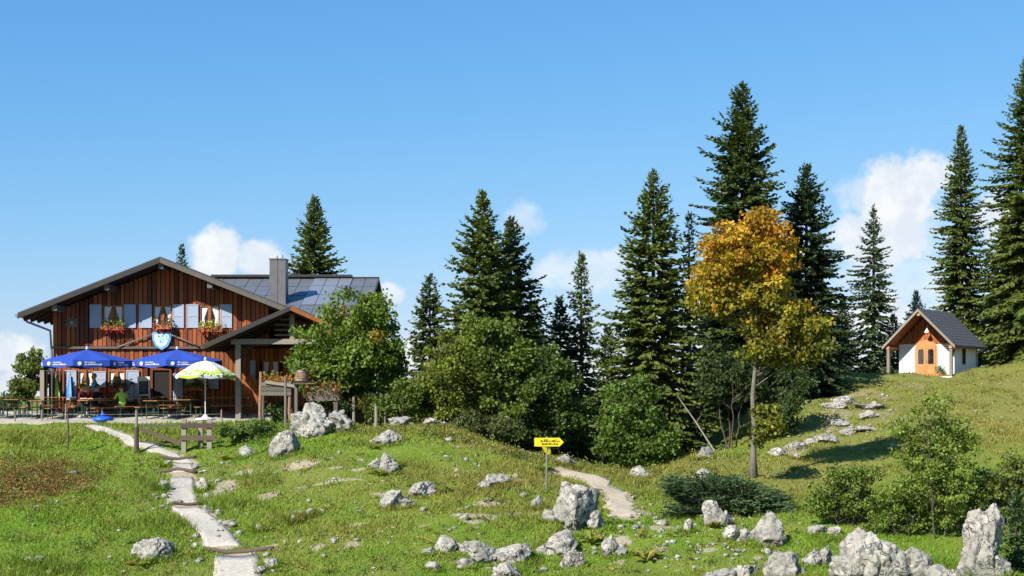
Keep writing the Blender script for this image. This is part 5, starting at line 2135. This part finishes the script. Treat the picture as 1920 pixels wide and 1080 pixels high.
def rock(x0, x1, y0, y1, label, seed, sub=4, depth=.8, taper=0.0, group=None, parts=None, tilt=0.0, Yoff=0.0, cat='rock', blocky=11):
    """stands where the photo shows it: px x0..x1, top row y0, foot row y1"""
    f = gp((x0 + x1) / 2, y1)
    Y = f.y + .22 * (x1 - x0) / F * f.y + Yoff
    k = Y / F
    Vs, Fs, nb = [], [], 0
    for q, (a0, a1, b0, b1, s) in enumerate(parts or [(x0, x1, y0, y1, seed)]):
        if parts:
            a0, a1 = a0 - .10 * (a1 - a0), a1 + .10 * (a1 - a0)
        P, Fc = lump(s, sub, blocky)
        P = P.copy()
        lo, hi = P.min(0), P.max(0)
        P = (P - lo) / (hi - lo) * 2 - 1
        if taper:
            t = np.clip((P[:, 2] + .2) / 1.2, 0, 1)
            P[:, 0] *= 1 - taper * t
            P[:, 1] *= 1 - taper * t
        P[:, 0] += tilt * P[:, 2]
        hw = (a1 - a0) / 2 * k
        cx = ((a0 + a1) / 2 - 960) * k
        zt, zb = (HZ - b0) * k, (HZ - b1) * k
        cy = Y + (q % 2) * .12 * hw
        gz = H1(cx, cy)
        zb2 = min(zb, gz) - .25 * (zt - zb)
        P[:, 0] = cx + P[:, 0] * hw
        P[:, 1] = cy + P[:, 1] * hw * depth
        P[:, 2] = zb2 + (P[:, 2] + 1) / 2 * (zt - zb2)
        Vs.append(P)
        Fs.append(Fc + nb)
        nb += len(P)
    ROCK_FEET.append(((((x0 + x1) / 2) - 960) * k, Y, (x1 - x0) / 2 * k, depth))
    base = Vector(((((x0 + x1) / 2) - 960) * k, Y, 0))
    base.z = H1(base.x, base.y)
    o = np_mesh('rock', np.concatenate(Vs), np.concatenate(Fs), M['limestone'], None, base)
    tag(o, label, cat, group or 'limestone rocks on the meadow')
    return o


ROCK_FEET = []
ROCKS = [
    (545, 657, 753, 816, 'largest grey rock group below the flower trough', dict(sub=5, parts=[(560, 625, 753, 816, 61), (600, 657, 768, 812, 62), (545, 585, 768, 822, 63), (620, 660, 780, 808, 64)])),
    (505, 562, 806, 858, 'steep grey boulder below the largest rock group', dict(sub=5, tilt=.25)),
    (450, 492, 834, 857, 'low whitish rock left of the steep boulder', {}),
    (730, 777, 780, 802, 'flat grey rock on the crest, left of two', {}),
    (795, 835, 782, 801, 'flat grey rock on the crest, right of two', {}),
    (688, 756, 805, 834, 'grass capped ledge rock below the crest', dict(taper=.5)),
    (692, 746, 848, 882, 'rough rock ringed by yellow dock leaves', dict(parts=[(692, 718, 858, 880, 71), (706, 746, 848, 882, 72)])),
    (714, 776, 916, 952, 'two lobed grey rock in the middle of the meadow', dict(parts=[(714, 756, 916, 950, 73), (742, 776, 932, 952, 74)])),
    (770, 821, 902, 932, 'pitted slanting rock right of the two lobed one', dict(tilt=.3)),
    (895, 956, 888, 916, 'rough rock cluster left of the signpost foot', dict(parts=[(895, 918, 902, 918, 75), (908, 956, 888, 914, 76)])),
    (1038, 1134, 902, 998, 'biggest upright grey boulder below the signpost', dict(sub=5, taper=.30, depth=.8, parts=[(1040, 1128, 902, 1000, 77), (1092, 1136, 955, 1000, 78)])),
    (1007, 1078, 992, 1045, 'pale rock at the front foot of the biggest boulder', {}),
    (1048, 1094, 1030, 1068, 'small pitted rock below the pale one', {}),
    (1130, 1176, 1002, 1044, 'rock in the shade right of the biggest boulder', dict(parts=[(1130, 1158, 1002, 1030, 79), (1150, 1176, 1018, 1044, 80)])),
    (817, 892, 1003, 1036, 'long jagged pale slab left of the arched one', dict(parts=[(817, 858, 1003, 1034, 81), (850, 892, 1018, 1036, 82)])),
    (880, 992, 1012, 1058, 'long arched pale slab in the foreground', dict(parts=[(880, 938, 1012, 1036, 83), (930, 992, 1018, 1058, 84)])),
    (915, 978, 1055, 1090, 'rough rock cut by the bottom border', {}),
    (857, 891, 1046, 1066, 'small flat rock under the long slabs', {}),
    (790, 819, 1025, 1044, 'small dark pitted rock left of the long slabs', {}),
    (794, 827, 1052, 1073, 'small rock lowest and left of the long slabs', {}),
    (994, 1018, 928, 956, 'upper rock of the string left of the biggest boulder', {}),
    (1016, 1044, 954, 982, 'lower rock of the string left of the biggest boulder', {}),
    (1318, 1371, 936, 988, 'roundish pale rock in front of the dwarf pine', {}),
    (1407, 1476, 957, 1024, 'pointed pyramid shaped rock right in front of the dwarf pine', dict(taper=.62, sub=5)),
    (1355, 1412, 984, 1017, 'rubble rock between the round and the pointed one', dict(parts=[(1355, 1385, 984, 1008, 85), (1378, 1412, 990, 1018, 86)])),
    (1297, 1333, 877, 904, 'white rock just behind the dwarf pine', {}),
    (1181, 1223, 872, 898, 'pale rock on the crest at the edge of the wood', dict(taper=.4)),
    (1280, 1301, 972, 998, 'little upright stone left of the round pale rock', dict(taper=.3)),
    (1437, 1508, 1032, 1088, 'pale boulder with a dark flank at the bottom', dict(sub=5)),
    (1506, 1561, 1021, 1064, 'knobbly rock pair left of the big rock heap', dict(parts=[(1506, 1545, 1028, 1064, 87), (1538, 1561, 1021, 1050, 88)])),
    (1325, 1422, 1058, 1092, 'low ragged rock cut by the bottom border left of the pale boulder', dict(parts=[(1325, 1375, 1066, 1092, 89), (1368, 1422, 1058, 1090, 90)])),
    (1556, 1735, 990, 1095, 'big whitish rock heap at the lower right', dict(sub=5, parts=[(1582, 1652, 988, 1045, 91), (1610, 1698, 1012, 1092, 92), (1560, 1625, 1040, 1095, 93), (1690, 1745, 1024, 1085, 94), (1662, 1700, 1030, 1075, 95)])),
    (1735, 1812, 1052, 1095, 'flat pale rocks between the heap and the tall rock', dict(parts=[(1735, 1780, 1058, 1092, 96), (1765, 1812, 1066, 1096, 97)])),
    (1802, 1888, 943, 1090, 'tall white rock pillar beside the little spruce', dict(sub=5, depth=.6, parts=[(1802, 1876, 943, 1015, 98), (1818, 1866, 975, 1080, 99), (1828, 1890, 1030, 1095, 100)])),
    (246, 323, 1008, 1052, 'lone grey rock left of the lowest steps', dict(sub=5, taper=.2, parts=[(262, 323, 1006, 1052, 101), (246, 272, 1016, 1045, 102)])),
    (1514, 1576, 984, 1006, 'low broken rocks at the foot of the leafy shrub', dict(parts=[(1514, 1550, 984, 998, 103), (1552, 1576, 986, 1006, 104)])),
    (1470, 1510, 828, 845, 'pale outcrop on the slope right of the autumn trunk', {}),
    (1506, 1572, 812, 832, 'long pale outcrop halfway up the chapel slope', dict(parts=[(1506, 1535, 820, 834, 105), (1530, 1572, 812, 826, 106)])),
    (1555, 1602, 742, 756, 'pale outcrop high on the slope left of the chapel', dict()),
    (1612, 1652, 768, 786, 'slanting pale slab below the chapel', dict(tilt=.4)),
    (1306, 1338, 836, 860, 'pale slanting slab at the left foot of the slope', dict(tilt=.35)),
    (1530, 1590, 752, 766, 'pale ledge just under the highest outcrop on the slope', dict()),
    (1600, 1668, 756, 768, 'thin pale ledge left below the chapel posts', dict()),
    (1560, 1600, 786, 800, 'small pale outcrop in the middle of the chapel slope', dict()),
    (1575, 1650, 798, 812, 'pale stone streak above the tree shadow', dict(parts=[(1575, 1610, 802, 812, 111), (1605, 1650, 798, 808, 112)])),
    (1440, 1475, 838, 856, 'pale outcrop close right of the autumn trunk', dict()),
    (1690, 1712, 800, 812, 'small pale stone left of the sapling top', dict()),
    (1486, 1502, 851, 862, 'single white stone above the big shadow', {}),
    (38, 88, 1040, 1058, 'flat brownish stones in the lower left meadow', dict(parts=[(38, 62, 1042, 1056, 109), (62, 88, 1042, 1058, 110)])),
    (478, 497, 983, 998, 'small pale stone right of the lowest tread', {}),
    (540, 558, 965, 983, 'small upright stone left in the mid meadow', {}),
    (572, 590, 953, 971, 'small shaded stone right of the upright one', {}),
    (494, 522, 1046, 1066, 'stone at the right end of the lowest log step', {}),
    (1040, 1078, 851, 872, 'grassy rock rib right behind the signpost', dict(taper=.3)),
    (368, 392, 895, 922, 'edge stone right of the upper treads', {}),
    (380, 402, 946, 962, 'edge stone right of the middle treads', {}),
    (296, 316, 900, 922, 'edge stone left of the upper treads', {}),
    (303, 322, 862, 876, 'edge stone left of the topmost tread', {}),
]
for i, (a0, a1, b0, b1, lab, kw) in enumerate(ROCKS):
    kw = dict(kw)
    if 'sub' not in kw:
        kw['sub'] = 3 if a1 - a0 < 24 else 4 if a1 - a0 < 36 else 5
    if 'parts' not in kw and a1 - a0 > 34 and i not in (1, 23):
        # weathered limestone breaks up: a main block with lower shoulders
        rr = random.Random(i)
        w, h = a1 - a0, b1 - b0
        f = rr.choice((-1, 1))
        c = (a0 + a1) / 2
        kw['parts'] = [(c - w * .40 + f * w * .10, c + w * .40 + f * w * .10, b0, b1, 500 + i),
                       (min(a0, c - f * w * .5 - .0) if f > 0 else c + w * .05, (c - w * .05) if f > 0 else a1, b0 + h * rr.uniform(.35, .55), b1 + 1, 600 + i),
                       (c - w * .28, c + w * .22, b0 + h * rr.uniform(.5, .65), b1 + 4, 700 + i)]
    rock(a0, a1, b0, b1, lab, 200 + i * 7, **kw)


def scatter_stones():
    """small stones lying all over the turf: too many and too small to pick apart"""
    rng = np.random.default_rng(77)
    variants = [lump(400 + q, 2, 7, .2) for q in range(6)]
    Vs, Fs, nb = [], [], 0
    pts = []
    def spray(px0, px1, py0, py1, n):
        for _ in range(n):
            pts.append((rng.uniform(px0, px1), rng.uniform(py0, py1), rng.lognormal(math.log(.046), .5)))
    spray(400, 1000, 850, 1075, 230)
    spray(1000, 1500, 920, 1075, 190)
    spray(0, 400, 850, 1075, 50)
    spray(1480, 1680, 735, 850, 230)
    spray(1290, 1360, 800, 870, 40)
    spray(1500, 1920, 690, 800, 60)
    spray(1220, 1500, 980, 1075, 70)
    spray(800, 1000, 800, 900, 70)
    spray(280, 320, 850, 960, 24)
    spray(368, 420, 880, 1000, 40)
    spray(480, 520, 1000, 1075, 14)
    spray(1180, 1260, 925, 1000, 40)
    for (px, py) in [(372, 878), (380, 890), (392, 905), (386, 930), (396, 944), (404, 958), (415, 968), (424, 985), (300, 912), (306, 935), (310, 950), (372, 1010), (378, 1052), (492, 1070), (500, 1040), (440, 990), (452, 1002)]:
        pts.append((px + rng.uniform(-5, 5), py + rng.uniform(-4, 4), rng.uniform(.10, .17)))
    for (px, py, s) in pts:
        p = gp(px, py)
        P, Fc = variants[rng.integers(6)]
        s = min(s, .17)
        a = rng.uniform(0, 6.28)
        c, sn = math.cos(a), math.sin(a)
        q = P * np.array([s * rng.uniform(.8, 1.6), s, s * rng.uniform(.5, .9)])
        q = np.stack([q[:, 0] * c - q[:, 1] * sn, q[:, 0] * sn + q[:, 1] * c, q[:, 2]], -1) + np.array([p.x, p.y, p.z + s * .25])
        Vs.append(q)
        Fs.append(Fc + nb)
        nb += len(q)
    o = np_mesh('scattered_stones', np.concatenate(Vs), np.concatenate(Fs), M['limestone'])
    tag(o, 'small pale stones strewn over the turf', 'stones', kind='stuff')


scatter_stones()


# ---------------------------------------------------------------- grass, red brown bilberry patch, dock plants
def grass():
    rng = np.random.default_rng(81)
    n = 560000
    # denser where nearer
    Y = 33 + (92 - 33) * rng.random(n) ** 1.7
    X = rng.uniform(-.40, .40, n) * Y
    m = 26000
    fi = rng.integers(len(ROCK_FEET), size=m)
    RF = np.array(ROCK_FEET)[fi]
    an = rng.uniform(0, 6.283, m)
    rd_ = RF[:, 2] * rng.uniform(.85, 1.25, m) + rng.uniform(0, .08, m)
    X[:m] = RF[:, 0] + np.cos(an) * rd_
    Y[:m] = RF[:, 1] + np.sin(an) * rd_ * RF[:, 3]
    keep = (flat_mask(X, Y) < .4)
    foot = np.arange(n) < m
    d = np.full(n, 9.0)
    for pts, w in PATHS:
        d = np.minimum(d, dist_poly(X, Y, pts) - w * .78)
    keep &= d > rng.uniform(-.08, .08, n)
    bm_ = bare_mask(X, Y)
    keep &= rng.random(n) > bm_ * .93
    X, Y, foot = X[keep], Y[keep], foot[keep]
    n = len(X)
    Z = height(X, Y)
    patch = vnoise(X / 1.7, Y / 1.7, 11)
    patch2 = vnoise(X / .6, Y / .6, 12)
    patch3 = vnoise(X / 5, Y / 5, 13)
    h = (.035 + .085 * patch ** 2 * 1.6) * rng.uniform(.5, 1.5, n)
    tus = np.clip(vnoise(X / .75, Y / .75, 14) * 2.2 - 1.25, 0, 1) * np.clip(vnoise(X / 4.1, Y / 4.1, 15) * 2 - .5, 0, 1)
    h = h * (1 + 1.9 * tus)
    h[foot] = h[foot] * .8 + rng.uniform(.04, .13, foot.sum())
    left = 1 - sstep(-9, -4, X)
    h *= 1 + .55 * left
    right = sstep(6, 12, X) * sstep(42, 50, Y)
    h *= 1 - .3 * right
    w = .010 + .012 * rng.random(n) + .008 * (Y > 50)
    a = rng.uniform(0, 6.283, n)
    lean = rng.normal(0, .55, (n, 2)) * h[:, None]
    B = np.stack([X, Y, Z - .01], -1)
    S = np.stack([np.cos(a) * w, np.sin(a) * w, np.zeros(n)], -1)
    T = B + np.stack([lean[:, 0], lean[:, 1], h], -1)
    V = np.stack([B - S, B + S, T], 1).reshape(-1, 3)
    g1, g2 = np.array([.100, .215, .014]), np.array([.205, .29, .034])
    f = np.clip(patch2 * .7 + rng.normal(.15, .2, n), 0, 1)[:, None]
    c = g1 + (g2 - g1) * f
    dry = (np.clip(patch3 * 1.9 - .65, 0, 1) * .9 + .60 * right + rng.normal(0, .12, n)) * (1 - .6 * left)
    dry = np.clip(dry, 0, .85)[:, None]
    c = c * (1 - dry) + np.array([.26, .235, .058]) * dry
    c = c * (1 - .45 * tus[:, None]) + np.array([.20, .235, .045]) * .45 * tus[:, None]
    rd = red_mask(X, Y)
    rd = (np.clip(rd * 1.2 + (patch - .5) * 1.1, 0, 1) * (rng.random(n) < .5))[:, None]
    c = c * (1 - rd) + (np.array([.17, .085, .03]) * rng.uniform(.6, 1.4, (n, 1))) * rd
    c = c * (1 + rng.normal(0, .13, (n, 1)))
    o = np_mesh('grass', V, np.arange(n * 3).reshape(-1, 3), M['grass'], col=np.clip(np.repeat(c, 3, 0), .01, .6))
    tag(o, 'short green and yellow mountain turf', 'grass', kind='stuff')


grass()


def bilberry():
    rng = np.random.default_rng(83)
    Ps, Cs = [], []
    for _ in range(300):
        px, py = rng.normal(50, 70), rng.normal(905, 24)
        if py > 960 or py < 858:
            continue
        p = gp(px, py)
        m = 34
        q = rng.normal(0, 1, (m, 3)) * np.array([.16, .16, .06]) + np.array([p.x, p.y, p.z + .11])
        q[:, 2] = np.maximum(q[:, 2], p.z + .01)
        Ps.append(q)
        base = np.array([[.17, .085, .03], [.12, .14, .03], [.24, .17, .05]][rng.integers(3)])
        Cs.append(np.repeat(base[None], m, 0))
    P, c = np.concatenate(Ps), np.concatenate(Cs)
    V = leaf_mesh('bilberry_scrub', P, rng, .075, .05, c, .25, M['leaf'], None)
    tag(V, 'reddish brown bilberry scrub in the left meadow', 'ground cover', kind='stuff')


bilberry()


def herbs():
    rng = np.random.default_rng(85)
    Ps, Cs = [], []
    def put(px, py, size, base, m=26):
        p = gp(px, py)
        if any(dist_poly(np.array([p.x]), np.array([p.y]), l)[0] < w_ + .12 for l, w_ in PATHS):
            return
        q = rng.normal(0, 1, (m, 3)) * np.array([size, size, size * .5]) + np.array([p.x, p.y, p.z + size * .6])
        q[:, 2] = np.maximum(q[:, 2], p.z + .01)
        Ps.append(q)
        Cs.append(np.repeat(np.array(base)[None], m, 0))
    pal = [[.11, .16, .025], [.20, .24, .04], [.16, .15, .04], [.07, .12, .02], [.26, .22, .06]]
    for _ in range(620):
        put(rng.uniform(0, 1500), rng.uniform(850, 1078), rng.uniform(.04, .13), pal[rng.integers(5)])
    for _ in range(260):
        put(rng.uniform(1300, 1920), rng.uniform(690, 900), rng.uniform(.05, .16), pal[rng.integers(5)])
    for _ in range(200):      # rough fringe along the crest
        px = rng.uniform(430, 1250)
        put(px, np.interp(px, [430, 600, 800, 1000, 1250], [800, 800, 806, 853, 892]) + rng.uniform(0, 14), rng.uniform(.08, .2), pal[rng.integers(5)], 34)
    for _ in range(120):
        put(rng.uniform(430, 540), rng.uniform(792, 835), rng.uniform(.08, .18), [.12, .19, .03], 34)
    P, c = np.concatenate(Ps), np.concatenate(Cs)
    o = leaf_mesh('meadow_herbs', P, rng, .075, .045, c, .25, M['leaf'], None)
    tag(o, 'low mixed herbs growing through the turf', 'ground cover', kind='stuff')


herbs()


def dock(px, py, s, label, yellow, seed):
    p = gp(px, py)
    rng = random.Random(seed)
    r = root('dock_plant', label, 'plant', tuple(p), 'broad leaved docks in the meadow')
    n = 9
    for i in range(n):
        a = 2 * math.pi * i / n + rng.uniform(-.3, .3)
        d = Vector((math.cos(a), math.sin(a), 0))
        sd = Vector((-d.y, d.x, 0))
        up = rng.uniform(.4, 1.3)
        L = s * rng.uniform(.7, 1.2)
        w = L * .36
        q = [p + d * (.02), p + d * L * .35 + Vector((0, 0, L * .42 * up)), p + d * L * .7 + Vector((0, 0, L * .55 * up)), p + d * L + Vector((0, 0, L * .42 * up))]
        ww = [.02, w * .9, w, .02]
        vs_, fs = [], []
        for j in range(4):
            vs_ += [q[j] - sd * ww[j] * .5 + Vector((0, 0, .03 * L)), q[j], q[j] + sd * ww[j] * .5 + Vector((0, 0, .03 * L))]
        for j in range(3):
            fs += [(j * 3, j * 3 + 1, j * 3 + 4, j * 3 + 3), (j * 3 + 1, j * 3 + 2, j * 3 + 5, j * 3 + 4)]
        y = rng.random() < yellow
        c = (np.array([.34, .26, .05]) if rng.random() < .6 else np.array([.28, .13, .04])) if y else np.array([.16, .22, .035]) * rng.uniform(.8, 1.3)
        o = np_mesh('leaf', [tuple(v) for v in vs_], fs, M['leaf'], r, col=np.repeat(c[None], len(vs_), 0))


for i, (px, py, s, lab, y) in enumerate([
    (1108, 1020, .42, 'dock plant with drooping leaves at the foot of the biggest boulder', .3),
    (1212, 1052, .46, 'yellowing dock plant right of the shaded rock', .45),
    (740, 876, .42, 'pale dock plant right of the rough ringed rock', .4),
    (708, 892, .36, 'low dock plant below the rough ringed rock', .2),
    (838, 922, .34, 'bright dock plant right of the pitted slanting rock', .1),
    (262, 1062, .40, 'pale dock plant in front of the lone grey rock', .3),
    (1020, 884, .40, 'yellowish dock plant at the middle of the signpost', .3),
    (420, 862, .34, 'yellow dock plant left of the low whitish rock', .5),
    (1340, 990, .30, 'small dock plant under the round pale rock', .5),
    (700, 842, .30, 'rusty dock plant below the grass capped ledge', .6)]):
    dock(px, py, s, lab, y, i)
